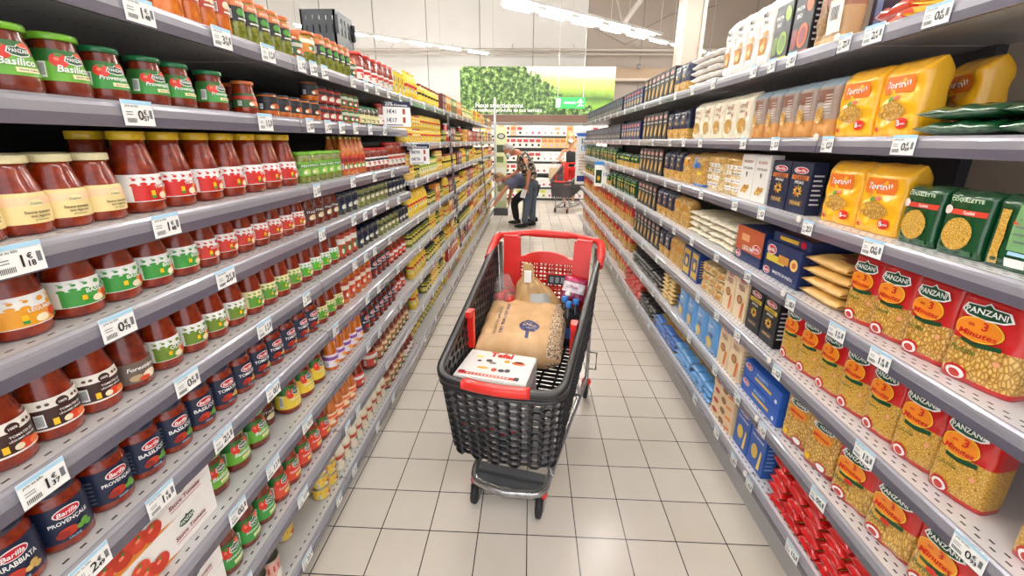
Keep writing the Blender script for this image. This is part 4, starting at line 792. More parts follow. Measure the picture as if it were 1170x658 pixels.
WL = noisy('wall_panels_white', ['#e8e6e3', '#f0eeeb'], .5, .6); WB = mat('wall_beige', '#cdbfb0', .6); SEAM = mat('panel_seam', '#8a8782', .6)
w = MB(); w.box(-7.2, 1.6, 14, 14.2, 0, 6, WL); w.box(1.6, 9.2, 14, 14.2, 0, 6, mat('wall_shade_greige', '#b5a89c', .6))  # right part coloured darker to stand in for light fading across the wall
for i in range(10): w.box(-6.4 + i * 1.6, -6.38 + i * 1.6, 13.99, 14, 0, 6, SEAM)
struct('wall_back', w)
w = MB(); w.box(-7.2, -7, -4, 14, 0, 6, WL)
for i in range(10): w.box(-7, -6.99, -3 + i * 1.7, -2.98 + i * 1.7, 0, 6, SEAM)
struct('wall_left', w)
w = MB(); w.box(9, 9.2, -4, 14, 0, 6, WB); struct('wall_right', w)
w = MB(); w.box(-7.2, 9.2, -4, 14.2, 6, 6.2, WB); struct('ceiling', w)
w = MB(); w.box(2.45, 9, 13.6, 14, 3.25, 3.32, WB); w.box(2.45, 9, 13.75, 14, 3.32, 3.62, mat('cornice_tan', '#b49a80', .6)); struct('trim_1', w)
# slatted wooden header band above the back shelving
c = MB(); cw = mat('column_paint', '#b9a797', .5)
c.box(2.18, 2.46, 7.0, 7.3, 0, 6, cw); c.box(2.15, 2.20, 6.97, 7.02, 0, 6, mat('column_corner', '#cdbfb2', .4)); c.box(2.44, 2.49, 6.97, 7.02, 0, 6, mat('column_corner', '#cdbfb2', .4)); o = struct('column', c)
t = MB(); ts = mat('truss_paint', '#d9d4cc', .4)
t.tube([(2.8, 12, 5.9), (2.62, 12, 4.85), (2.2, 12, 4.3)], .07, ts, 8, sq=(1, 1)); t.tube([(2.25, 12, 4.3), (1.95, 12, 5.2), (2.6, 12, 5.9)], .04, ts, 8)
t.tube([(-7, 12, 5.85), (9, 12, 5.85)], .09, ts, 8, sq=(1, 1)); o = struct('roof_truss', t)
p = MB(); pm = mat('pipe_paint', '#c9bfb6', .4, metal=.2)
p.tube([(-7, 13.45, 4.04), (9, 13.45, 4.04)], .04, pm, 8); p.tube([(-7, 13.45, 3.93), (9, 13.45, 3.93)], .025, pm, 8)
for i in range(9): p.tube([(-6 + 1.8 * i, 13.45, 4.0), (-6 + 1.8 * i, 13.99, 4.3)], .012, pm, 6)
tag(link('ceiling_pipe', p.mesh('ceiling_pipe')), 'pair of pale pipes running level across the back wall', 'pipe')
for i, (pts) in enumerate([[(0.3, 13.3, 5.2), (1.6, 13.3, 4.6), (2.6, 13.3, 4.15), (3.2, 13.3, 4.4)], [(3.0, 13.3, 4.5), (3.8, 13.3, 4.9), (5, 13.3, 5.1)]]):
    m_ = MB(); q = [Vector(a) for a in pts]; m_.tube(q, .008, mat('cable_grey', '#6f6a66', .5), 6)
    tag(link('hanging_cable', m_.mesh('hanging_cable')), ['thin grey cable sagging under the roof above the exit sign', 'thin grey cable rising right of the white column'][i], 'cable')
cam_ = MB(); cam_.lathe([(.02, .12), (.06, .1), (.07, .05), (.05, 0), (.02, -.03)], mat('dome_grey', '#8e8a88', .3), 14)
tag(link('security_camera', cam_.mesh('security_camera'), None, (3.05, 13.38, 3.55)), 'small round dome camera below the pipes near white column', 'camera')
# lamps: rows of tubes hung diagonally over the hall
lamp_body = mat('lamp_housing', '#d8d8d6', .4); tube_em = mat('lamp_tube', '#fffdf8', .4, emit=LAMP)
dx, dy = .78, .625
def lamp_row(x, y, z, n, words, sp=.80):
    root = tag(link('strip_light', None, None, (x, y, z)), words, 'ceiling light', 'rows of strip lights over the hall')
    a = math.atan2(dy, dx); Lh = sp * n
    b = MB(); b.box(-.05, Lh, -.04, .04, .02, .07, lamp_body)
    link('housing', b.mesh('housing'), root, rot=(0, 0, a))
    h = MB()
    for i in range(int(n / 2) + 1): h.tube([(min(Lh - .05, i * 2 * sp), 0, .07), (min(Lh - .05, i * 2 * sp), 0, 5.98 - z)], .006, lamp_body, 5)
    link('suspension_rod', h.mesh('suspension_rod'), root, rot=(0, 0, a))
    t = MB(); t.bbox(.56, .065, .03, tube_em, .01); me = t.mesh('lamp_tube')
    for i in range(n):
        link('lamp_tube', me, root, loc=((i + .35) * sp * math.cos(a), (i + .35) * sp * math.sin(a), -.012), rot=(0, 0, a))
lamp_row(-.5, 8.05, 3.7, 9, 'diagonal row of bright tubes running down to the white column')
lamp_row(-4.75, 9.3, 3.7, 6, 'diagonal row of tubes behind the black crates by the left wall')
lamp_row(-6.0, 3.2, 3.7, 14, 'tube row crossing high over the middle of the aisle', 0.8)
lamp_row(-6.0, -1.3, 3.7, 17, 'tube row crossing high over the near end of the aisle', 0.8)
lamp_row(-2.0, -2.9, 3.7, 14, 'tube row high behind the photographer', .8)

# ------------------------------------------------------------------ shelving
def holes_mat(name, col, s):
    m = mat(name, col, .35, metal=.15); nt = m.node_tree; N = nt.nodes; L = nt.links; b = N['Principled BSDF']
    tc = N.new('ShaderNodeTexCoord'); sp = N.new('ShaderNodeSeparateXYZ'); L.new(tc.outputs['Object'], sp.inputs[0])
    def mth(op, a, bb=None):
        n = N.new('ShaderNodeMath'); n.operation = op
        for i, q in enumerate((a, bb)):
            if q is None: continue
            if isinstance(q, (int, float)): n.inputs[i].default_value = q
            else: L.new(q, n.inputs[i])
        return n.outputs[0]
    masks = []
    for x0, off in ((.020, 0), (.036 if s > 0 else .21, .012)):
        d = mth('LESS_THAN', mth('ABSOLUTE', mth('SUBTRACT', mth('ABSOLUTE', sp.outputs['X']), x0)), .0022)
        fr = mth('LESS_THAN', mth('FRACT', mth('MULTIPLY', mth('ADD', sp.outputs['Y'], off), 34)), .38)
        masks.append(mth('MULTIPLY', d, fr))
    mk = mth('MAXIMUM', masks[0], masks[1])
    mx = N.new('ShaderNodeMix'); mx.data_type = 'RGBA'; mx.inputs['A'].default_value = rgb(col); mx.inputs['B'].default_value = rgb('#2a2a2c')
    L.new(mk, mx.inputs['Factor']); L.new(mx.outputs['Result'], b.inputs['Base Color'])
    return m
HL = holes_mat('perforated_steel_left', '#c9c9c9', -1); HR = holes_mat('perforated_steel_right', '#e4e3e6', 1)
def shelving(x, y0, y1, s, levels, name_label, backmat, board, grp):
    """s = +1: shelf goes towards -x (left gondola)."""
    root = tag(link('shelving_unit', None, None, (x, y0, 0)), name_label, 'shelving', grp)
    Ln = y1 - y0; q = -s
    a = MB(); zt = levels[0] + .01
    a.box(*sorted((q * .455, q * .475)), 0, Ln, 0, zt, backmat); link('back_panel', a.mesh('back_panel'), root)
    for yy in (0, Ln - .02):
        u = MB(); u.box(*sorted((q * .42, q * .455)), yy, yy + .02, 0, zt, UPR); link('upright', u.mesh('upright'), root)
    b = MB(); b.box(*sorted((q * .09, q * .40)), 0, Ln, 0, levels[-1] - .04, PLINTH); b.box(*sorted((q * .085, q * .09)), 0, Ln, .0, levels[-1] - .045, mat('kick_grey', '#a8a6a6', .4)); link('base_plinth', b.mesh('base_plinth'), root)
    bd = MB(); bd.box(*sorted((q * .004, q * .45)), .003, Ln - .003, -.022, 0, board); bme = bd.mesh('shelf')
    pr = [(.004, 0), (0, -.001), (-.005, -.006), (-.0065, -.012), (-.0065, -.040), (-.005, -.042), (-.003, -.042), (.004, -.042), (.004, -.036), (0, -.034), (.004, -.006)]
    r = MB(); n = len(pr); vs = [(q * px, yy, pz) for yy in (.002, Ln - .002) for px, pz in pr]
    r.add(vs, [(i, (i + 1) % n, n + (i + 1) % n, n + i) for i in range(n)] + [tuple(range(n)), tuple(range(n, 2 * n))], RAIL)
    rme = r.mesh('price_rail')
    d = MB(); d.box(*sorted((q * .0, q * -.0085)), .002, Ln - .002, -.047, -.027, RAILD); dme = d.mesh('rail_strip')
    for z in levels:
        sh = link('shelf', bme, root, (0, 0, z)); link('price_rail', rme, sh)
        link('rail_strip', dme, sh)
    return root
LB = [.182, 1.432, 2.68, 3.93, 5.18, 6.43, 7.68, 8.93]
bay = ['nearest', 'second', 'third', 'fourth', 'fifth', 'sixth', 'seventh']
for i in range(7):
    shelving(XL, LB[i], LB[i + 1], 1, LZ if i < 2 else LZF, 'grey left shelving bay %s' % ['nearest the camera with sauce jars', 'second from the camera with sauce jars', 'third along, yellow mayonnaise jars', 'fourth along, behind a tinsel strip', 'fifth along the aisle', 'sixth along the aisle', 'at the far end by the green totem'][i], PANEL_D, HL, 'left gondola bays')
RB = [.16, 1.41, 2.66, 3.91, 5.16, 6.41, 7.66]
for i in range(6):
    shelving(XR, RB[i], RB[i + 1], -1, RZ, 'grey right shelving bay %s' % ['nearest the camera with red pasta bags', 'second from the camera with blue boxes', 'third along with black pasta boxes', 'fourth along with green packs', 'fifth along the aisle', 'at the far end by the white totem'][i], PANEL_B if i == 0 else UPR, HR, 'right gondola bays')
# the neighbouring half of the left gondola carries the crates
sh = tag(link('shelving_unit', None, None, (-1.72, 2.0, 0)), 'reverse half of the left gondola under the black crates', 'shelving')
a = MB(); a.box(0, .47, 0, 2.5, 0, .12, PLINTH); link('base_plinth', a.mesh('base_plinth'), sh)
for z in (.4, .8, 1.2, 1.77):
    a = MB(); a.box(0, .47, 0, 2.5, z, z + .025, STEEL); link('shelf', a.mesh('shelf'), sh)
for yy in (0, 2.47): a = MB(); a.box(.44, .47, yy, yy + .03, .12, 1.78, UPR); link('upright', a.mesh('upright'), sh)
for i in range(3):
    cr = MB(); k = mat('crate_black', '#26282b', .45)
    hh = .195
    for (x0, x1, y0, y1) in ((0, .24, 0, .012), (0, .24, .288, .3), (0, .012, 0, .3), (.228, .24, 0, .3)):
        cr.box(x0, x1, y0, y1, 0, .05, k); cr.box(x0, x1, y0, y1, hh - .035, hh, k)
        along = x1 - x0 > .1
        for j in range(6):
            if along: cr.box(x0 + j * .0455, x0 + j * .0455 + .034, y0, y1, .05, hh - .035, k)
            else: cr.box(x0, x1, y0 + j * .0576, y0 + j * .0576 + .042, .05, hh - .035, k)
        cr.box(x0 + .002, x1 - .002, y0 + .002, y1 - .002, .1, .13, k)
    cr.box(.002, .238, .002, .298, 0, .008, k)
    tag(link('plastic_crate', cr.mesh('plastic_crate'), None, (-1.60, 3.2, 1.7965 + i * (hh + .001))), 'black slatted plastic crate, %s of the stack above the jars' % ['bottom', 'middle', 'top'][i], 'crate', 'stacked black crates')

# ------------------------------------------------------------------ price tags
TAGS = {'L1':[0.884, 1.11, 1.298, 1.481, 1.56, 1.642, 1.897, 2.042, 2.187, 2.36, 2.569],
'L2':[0.829, 1.234, 1.487, 1.62, 1.739, 1.877, 2.049, 2.255],'L3':[0.568, 0.833, 1.477, 1.794, 2.052, 2.33],'L4':[0.681, 0.968, 1.474, 1.762, 1.89, 2.012, 2.205, 2.402],
'L5':[0.502, 0.792, 1.076, 1.314, 1.724, 1.853, 1.97, 2.2],'L6':[0.52, 0.666, 0.852, 1.065, 1.487, 1.825, 1.978,2.3],'L7':[0.5, 0.845, 1.004, 1.207, 1.78, 1.935,2.3],'L8':[0.81, 1.117, 1.485, 1.6,2.0],'L9':[1.083, 1.34, 1.498, 1.795, 2.05],
'R1':[1.091, 1.272, 1.379, 1.635, 1.759, 1.892, 2.284, 2.56],'R2':[1.087, 1.357, 1.64, 1.88, 2.348, 2.6],'R3':[1.096, 1.364, 1.647, 1.867, 2.243, 2.58],'R4':[0.986, 1.142, 1.367, 1.662, 1.96, 2.282, 2.58],
'R5':[0.675, 0.95, 1.36, 1.659, 1.866, 2.101],'R6':[1.051, 1.372, 1.571, 1.796, 2.134],'R7':[1.092, 1.378, 1.51, 1.683, 1.95]}
PR = ['1€18', '0€57', '1€48', '0€79', '1€37', '1€78', '1€59', '2€14', '0€69', '1€29', '0€93', '1€69', '2€49']
tagm = {}
def tag_mesh(pr, wide=.066):
    if (pr, wide) in tagm: return tagm[(pr, wide)]
    mb = MB(); w_, h_ = wide, .046; mb.bbox(w_, .0012, h_, WHITE, .0003)
    D = Decal(mb, lambda u, v, o: Vector((u, -.0009 - o, v)), .0003)
    D.rect(-w_ / 2, h_ * .84, w_ / 2, h_, LBLUE, 1, 1, 1)
    D.text('prix au kilo', -w_ * .2, h_ * .76, GREYINK, w=w_ * .42, l=2)
    a, b = pr.split('€')
    D.text(a, w_ * .04, h_ * .42, INK, h=h_ * .40, l=2, bold=.015); D.text('€', w_ * .2, h_ * .55, INK, h=h_ * .2, l=2); D.text(b, w_ * .22, h_ * .30, INK, h=h_ * .2, l=2, bold=.03)
    D.rect(w_ * .34, h_ * .3, w_ * .44, h_ * .64, GREYINK, 1, 1, 1)
    for i in range(9): D.rect(-w_ * .42 + i * w_ * .035, h_ * .12, -w_ * .42 + i * w_ * .035 + w_ * .016, h_ * .3, INK, 2, 1, 1)
    for i in range(2): D.rect(-w_ * .42, h_ * (.42 + .1 * i), -w_ * .2, h_ * (.45 + .1 * i), GREYINK, 2, 1, 1)
    tagm[(pr, wide)] = mb.mesh('price_tag'); return tagm[(pr, wide)]
FIX = {('L4', 0): '0€79', ('L5', 0): '1€37', ('L3', 1): '1€48', ('L2', 0): '0€57', ('L1', 1): '3€18', ('R1', 0): '0€63', ('R2', 0): '0€69', ('R5', 0): '0€93', ('R3', 0): '0€85', ('R1', 1): '2€14', ('R4', 0): '1€18', ('R5', 1): '1€28'}
def place_tags(lv, ys, z, side, n0=0):
    for i, y in enumerate(ys):
        pr = FIX.get((lv, i), random.choice(PR)) if n0 == 0 else random.choice(PR)
        wd = .066 if y < 1.42 and y < 1.3 else .05
        x = XL + .0105 if side > 0 else XR - .0105
        tilt = 0
        o = link('price_tag', tag_mesh(pr, wd), None, (x, y, z - .044), (tilt, 0, PI / 2 * side))
        tag(o, 'white price tag reading %s, %s from near end, %s' % (pr, ordn(i), shelf_words(lv)), 'price tag', 'price tags on shelf rails')
for lv, ys in TAGS.items():
    s_ = 1 if lv[0] == 'L' else -1; z = (LZ if s_ > 0 else RZ)[int(lv[1:]) - 1]
    place_tags(lv, ys, z, s_)
cnt = 0
for i, z in enumerate(LZF):
    ys = []; y = 2.8
    while y < 6.3: ys.append(y); y += random.uniform(.3, .42)
    place_tags('F%d' % (i + 1), ys, z, 1, 1)
for i, z in enumerate(RZ):
    ys = []; y = 2.85
    while y < 6.3: ys.append(y); y += random.uniform(.3, .45)
    for j, yy in enumerate(ys):
        pr = random.choice(PR); o = link('price_tag', tag_mesh(pr, .05), None, (XR - .0105, yy, z - .044), (0, 0, -PI / 2))
        tag(o, 'white price tag reading %s, %s of the far tags, %s' % (pr, ordn(j), shelf_words('R%d' % (i + 1))), 'price tag', 'price tags on shelf rails')
# joint clips on the right rails
for i, z in enumerate(RZ):
    b = MB(); b.bbox(.010, .016, .022, mat('clip_white', '#e8e2d8', .4), .003)
    tag(link('rail_clip', b.mesh('rail_clip'), None, (XR - .014, 1.41, z - .012)), 'small white plastic clip at the rail joint, %s' % shelf_words('R%d' % (i + 1)), 'clip', 'white clips at the first right joint')
# promotional cards
def promo(x, y, z, lines, words, rz, w_=.155, h_=.13):
    mb = MB(); mb.bbox(w_, .002, h_, WHITE, .0006); D = Decal(mb, lambda u, v, o: Vector((u, -.0015 - o, v)), .0004)
    D.rect(-w_ / 2, h_ * .78, w_ / 2, h_, g('#1d2348'), 1, 1, 1); D.text('20%', -w_ * .28, h_ * .89, WHITE, h=h_ * .15, l=3); D.text("d'économies", w_ * .14, h_ * .86, WHITE, w=w_ * .5, l=3)
    for i, t_ in enumerate(lines): D.text(t_, -w_ * .2, h_ * (.6 - .34 * i), g('#1d2348'), h=h_ * .17, l=3); D.rect(w_ * .2, h_ * (.5 - .34 * i), w_ * .3, h_ * (.72 - .34 * i), g('#a8402c'), 2, 1, 1)
    D.rect(-w_ * .4, h_ * .05, w_ * .2, h_ * .08, g('#1d2348'), 2, 1, 1)
    tag(link('promotion_card', mb.mesh('promotion_card'), None, (x, y, z), (0, 0, rz)), words, 'sign', 'navy and white discount cards')
promo(-.735, 2.42, 1.605, ['1€41', '1€17'], 'upper discount card reading 20% hung over small red jars', R(38)); promo(-.72, 2.80, 1.385, ['0€95', '0€76'], 'lower discount card reading 20% under the yellow jars', R(30), .13, .125)
# tinsel-like silver strips
for k, (y, zt, zb, wd) in enumerate([(3.93, 1.76, .55, 'near silver strip hanging down the fourth left bay joint'), (6.43, 1.7, .5, 'far silver strip hanging by the far yellow jars')]):
    mb = MB(); sm_ = mat('strip_silver', '#b9b9bd', .25, metal=.8); sk_ = mat('strip_black', '#1c1c1e', .4)
    n = 26
    for i in range(n):
        z0 = zt + (zb - zt) * i / n; z1 = zt + (zb - zt) * (i + 1) / n; o_ = .02 * math.sin(i * 1.9)
        x0 = -.745 + .09 * (i / n); mb.box(x0 - .004, x0 + .004, y - .03 + o_, y + .02 + o_, z1, z0, sm_ if i % 2 else sk_)
        mb.box(x0 + .004, x0 + .010, y - .01 - o_, y + .015 - o_, z1, z0 - .01, sk_ if i % 3 else sm_)
    tag(link('clip_strip', mb.mesh('clip_strip')), wd, 'display strip')

# ------------------------------------------------------------------ back wall shelving, poster, signs
BY = 11.41
root = tag(link('wall_shelving', None, None, (0, BY, 0)), 'white and black shelving of cartons along the back of the hall', 'shelving')
BZ = [1.66, 1.36, 1.02, .71, .35, .06]
a = MB(); a.box(-3.2, 5.2, .4, .45, 0, 1.98, mat('back_panel_white', '#dcd8d4', .5)); link('back_panel', a.mesh('back_panel'), root)
blk = mat('shelf_black', '#2a2a2e', .4)
for z in BZ:
    a = MB(); a.box(-3.2, 5.2, 0, .4, z - .045, z, blk); link('shelf', a.mesh('shelf'), root)
a = MB(); a.box(-3.2, 5.2, 0.05, .39, .0, .012, PLINTH); link('base_plinth', a.mesh('base_plinth'), root)
for li, (z, hh) in enumerate(zip(BZ, (.30, .3, .26, .25, .26, .2))):
    x = -2.4; i = 0
    while x < 3.6:
        if li == 0: kd = 'back_box_%d' % random.choice([1, 1, 5, 0, 4, 2, 3, 6])
        elif li == 1: kd = 'back_box_%d' % (2 if x < .35 else 3 if x < 1.2 else 1)
        elif li == 2: kd = 'back_box_%d' % (2 if x < .3 else 1)
        elif li in (3, 4): kd = 'back_box_%d' % (2 if x < -.1 else 0)
        else: kd = 'back_box_%d' % random.choice([6, 0, 1])
        put(kd, x, BY + .05, z + .001, 0, 'B%d' % (li + 1), 'the row', desc=None); x += .162
h = MB(); h.box(-2.1, 2.35, BY + .1, BY + .2, 2.0, 2.17, mat('header_brown', '#6a4a3a', .5))
tag(link('header_band', h.mesh('header_band')), 'dark brown band under the vineyard mural', 'fascia')
def poster_mat():
    m = mat('mural_print', '#5f8a30', .5); nt = m.node_tree; N = nt.nodes; L = nt.links; b = N['Principled BSDF']
    tc = N.new('ShaderNodeTexCoord'); sp = N.new('ShaderNodeSeparateXYZ'); L.new(tc.outputs['Object'], sp.inputs[0])
    def mth(op, a, bb=None, clamp=False):
        n = N.new('ShaderNodeMath'); n.operation = op; n.use_clamp = clamp
        for i, q in enumerate((a, bb)):
            if q is None: continue
            if isinstance(q, (int, float)): n.inputs[i].default_value = q
            else: L.new(q, n.inputs[i])
        return n.outputs[0]
    def ramp(src, st):
        r = N.new('ShaderNodeValToRGB'); e = r.color_ramp.elements
        while len(e) < len(st): e.new(.5)
        for i, (p_, c_) in enumerate(st): e[i].position = p_; e[i].color = rgb(c_)
        L.new(src, r.inputs[0]); return r.outputs[0]
    def noi(s, d=4):
        t = N.new('ShaderNodeTexNoise'); t.inputs['Scale'].default_value = s; t.inputs['Detail'].default_value = d; L.new(tc.outputs['Object'], t.inputs['Vector']); return t.outputs['Fac']
    vo = N.new('ShaderNodeTexNoise'); vo.inputs['Scale'].default_value = 9; vo.inputs['Detail'].default_value = 5; vo.inputs['Roughness'].default_value = .75; L.new(tc.outputs['Object'], vo.inputs['Vector'])
    leaves = ramp(vo.outputs['Fac'], [(.38, '#10180a'), (.47, '#2f5220'), (.55, '#6f9440'), (.66, '#d8e2a0')])
    z = mth('DIVIDE', sp.outputs['Z'], 1.14)
    zz = mth('ADD', z, mth('MULTIPLY', mth('SUBTRACT', noi(4), .5), .12))
    hills = ramp(zz, [(0, '#5a8a24'), (.18, '#7aa630'), (.34, '#3f5f26'), (.48, '#86a83c'), (.62, '#b8cc64'), (.74, '#d2dc80'), (.9, '#eef0cc')])
    nn = noi(1.6, 3)
    edge = mth('ADD', mth('ADD', mth('MULTIPLY', sp.outputs['X'], .55), mth('MULTIPLY', z, 1.1)), mth('MULTIPLY', mth('SUBTRACT', noi(5, 5), .5), .9))
    mk = mth('GREATER_THAN', edge, .95)
    mx = N.new('ShaderNodeMix'); mx.data_type = 'RGBA'; L.new(mk, mx.inputs['Factor']); L.new(leaves, mx.inputs['A']); L.new(hills, mx.inputs['B'])
    L.new(mx.outputs['Result'], b.inputs['Base Color']); return m
pr = tag(link('mural_panel', None, None, (0, 11.8, 2.2)), 'wide printed mural of a vineyard and green hills above the cartons', 'mural')
m_ = MB(); m_.box(-1.87, 2.12, 0, .03, 0, 1.15, poster_mat()); link('printed_sheet', m_.mesh('printed_sheet'), pr)
m_ = MB(); D = Decal(m_, lambda u, v, o: Vector((u, -.002 - o, v)), .002)
D.text('Nous sélectionnons', -.85, .22, WHITE, w=1.25, l=2); D.text('les meilleurs produits de nos terroirs', -.65, .09, WHITE, w=1.85, l=2); link('lettering', m_.mesh('lettering'), pr)
ex = tag(link('exit_sign', None, None, (.92, 10.8, 2.28)), 'green emergency exit sign with arrow and running figure before the mural', 'sign')
m_ = MB(); m_.bbox(.70, .03, .25, mat('exit_green', '#1f9a44', .4, emit=.35), .004); link('sign_panel', m_.mesh('sign_panel'), ex)
m_ = MB(); D = Decal(m_, lambda u, v, o: Vector((u, -.016 - o, v)), .001); wh = mat('exit_white', '#f4f8f4', .4, emit=.6)
D.rect(-.34, .03, -.24, .22, wh, 1, 1, 1); D.rect(-.12, .115, .12, .14, wh, 1, 1, 1); D.poly([(-.16, .127), (-.1, .155), (-.1, .10)], wh, 2)
D.ell(.24, .2, .018, .018, wh, 2, 12); D.poly([(.2, .18), (.25, .185), (.26, .12), (.22, .11)], wh, 1); D.poly([(.24, .12), (.27, .08), (.31, .07), (.31, .055), (.26, .06), (.22, .11)], wh, 1); D.poly([(.22, .12), (.2, .07), (.16, .04), (.17, .03), (.22, .06), (.24, .11)], wh, 1); D.poly([(.25, .17), (.3, .15), (.3, .135), (.25, .15)], wh, 1); D.poly([(.2, .17), (.15, .14), (.155, .125), (.21, .15)], wh, 1)
link('pictogram', m_.mesh('pictogram'), ex)
m_ = MB(); m_.tube([(-.3, 0, .25), (-.3, 0, 3.7)], .006, lamp_body, 5); m_.tube([(.3, 0, .25), (.3, 0, 3.7)], .006, lamp_body, 5); link('suspension_rod', m_.mesh('suspension_rod'), ex)
# totem panels at the aisle ends
tr = tag(link('totem_sign', None, None, (.97, 7.70, 0)), 'white offer panel with blue 10 and 15 at the right shelf end', 'sign')
m_ = MB(); m_.bbox(.34, .02, .90, WHITE, .003, z0=.80); link('sign_panel', m_.mesh('sign_panel'), tr)
m_ = MB(); D = Decal(m_, lambda u, v, o: Vector((u, -.011 - o, v + .8)), .001)
D.rect(-.17, .82, .17, .87, g('#2a6ad0'), 1, 1, 1); D.text('10', -.04, .74, g('#1d2a6a'), h=.085, l=2); D.text('15', -.04, .62, g('#3a9ae0'), h=.085, l=2)
for i in range(6): D.rect(-.12, .5 - .05 * i, .1 - .03 * (i % 2), .515 - .05 * i, g('#e8a860'), 1, 1, 1)
D.rect(-.14, .05, .0, .15, g('#2a3a8a'), 1, 1, 1); D.ell(.06, .12, .06, .04, g('#d8402c'), 2); D.ell(.1, .08, .04, .03, g('#e8c02c'), 3); link('sign_print', m_.mesh('sign_print'), tr)
m_ = MB(); m_.tube([(.1, .03, 0), (.1, .03, 1.5)], .012, UPR, 8); link('post', m_.mesh('post'), tr)
tl = tag(link('totem_sign', None, None, (-.61, 9.02, 0)), 'pale green totem with a dark oval at the left shelf end', 'sign')
m_ = MB(); m_.bbox(.24, .02, 1.65, g('#d2d8a8'), .003, z0=.15); link('sign_panel', m_.mesh('sign_panel'), tl)
m_ = MB(); D = Decal(m_, lambda u, v, o: Vector((u, -.011 - o, v)), .001)
D.ell(0, 1.62, .085, .06, g('#3a3c3a'), 1); D.ell(0, 1.62, .06, .04, g('#b8bca8'), 2); D.rect(-.09, 1.3, .09, 1.45, g('#3f4a34'), 1, 1, 1); D.rect(-.09, 1.1, .05, 1.22, g('#6a7a3a'), 1, 1, 1); D.rect(-.1, .3, .1, 1.0, g('#e6e8d8'), 1, 1, 1); D.rect(-.08, .5, .08, .7, g('#8a8a5a'), 2, 1, 1); link('sign_print', m_.mesh('sign_print'), tl)
m_ = MB(); m_.bbox(.3, .2, .15, UPR, .004); link('foot', m_.mesh('foot'), tl)
po = MB(); po.box(-.755, -.715, 8.96, 9.0, 0, 2.35, mat('post_pale', '#b9b9b6', .4)); tag(link('end_post', po.mesh('end_post')), 'tall pale post at the far end of left shelving', 'post')
# shelf sign among the green packs
sg = MB(); sg.bbox(.2, .004, .3, WHITE, .001); D = Decal(sg, lambda u, v, o: Vector((u, -.0025 - o, v)), .0006); D.rect(-.1, .26, .1, .3, g('#3a8ad0'), 1, 1, 1); D.rect(-.08, .04, .0, .2, g('#1c3a24'), 1, 1, 1); D.ell(-.04, .1, .02, .03, g('#e0b030'), 2); D.text('10', .05, .15, g('#3a8ad0'), h=.05, l=2)
tag(link('promotion_card', sg.mesh('promotion_card'), None, (.885, 5.35, 1.00), (0, 0, R(-35))), 'tall white and blue card before the green packs', 'sign')

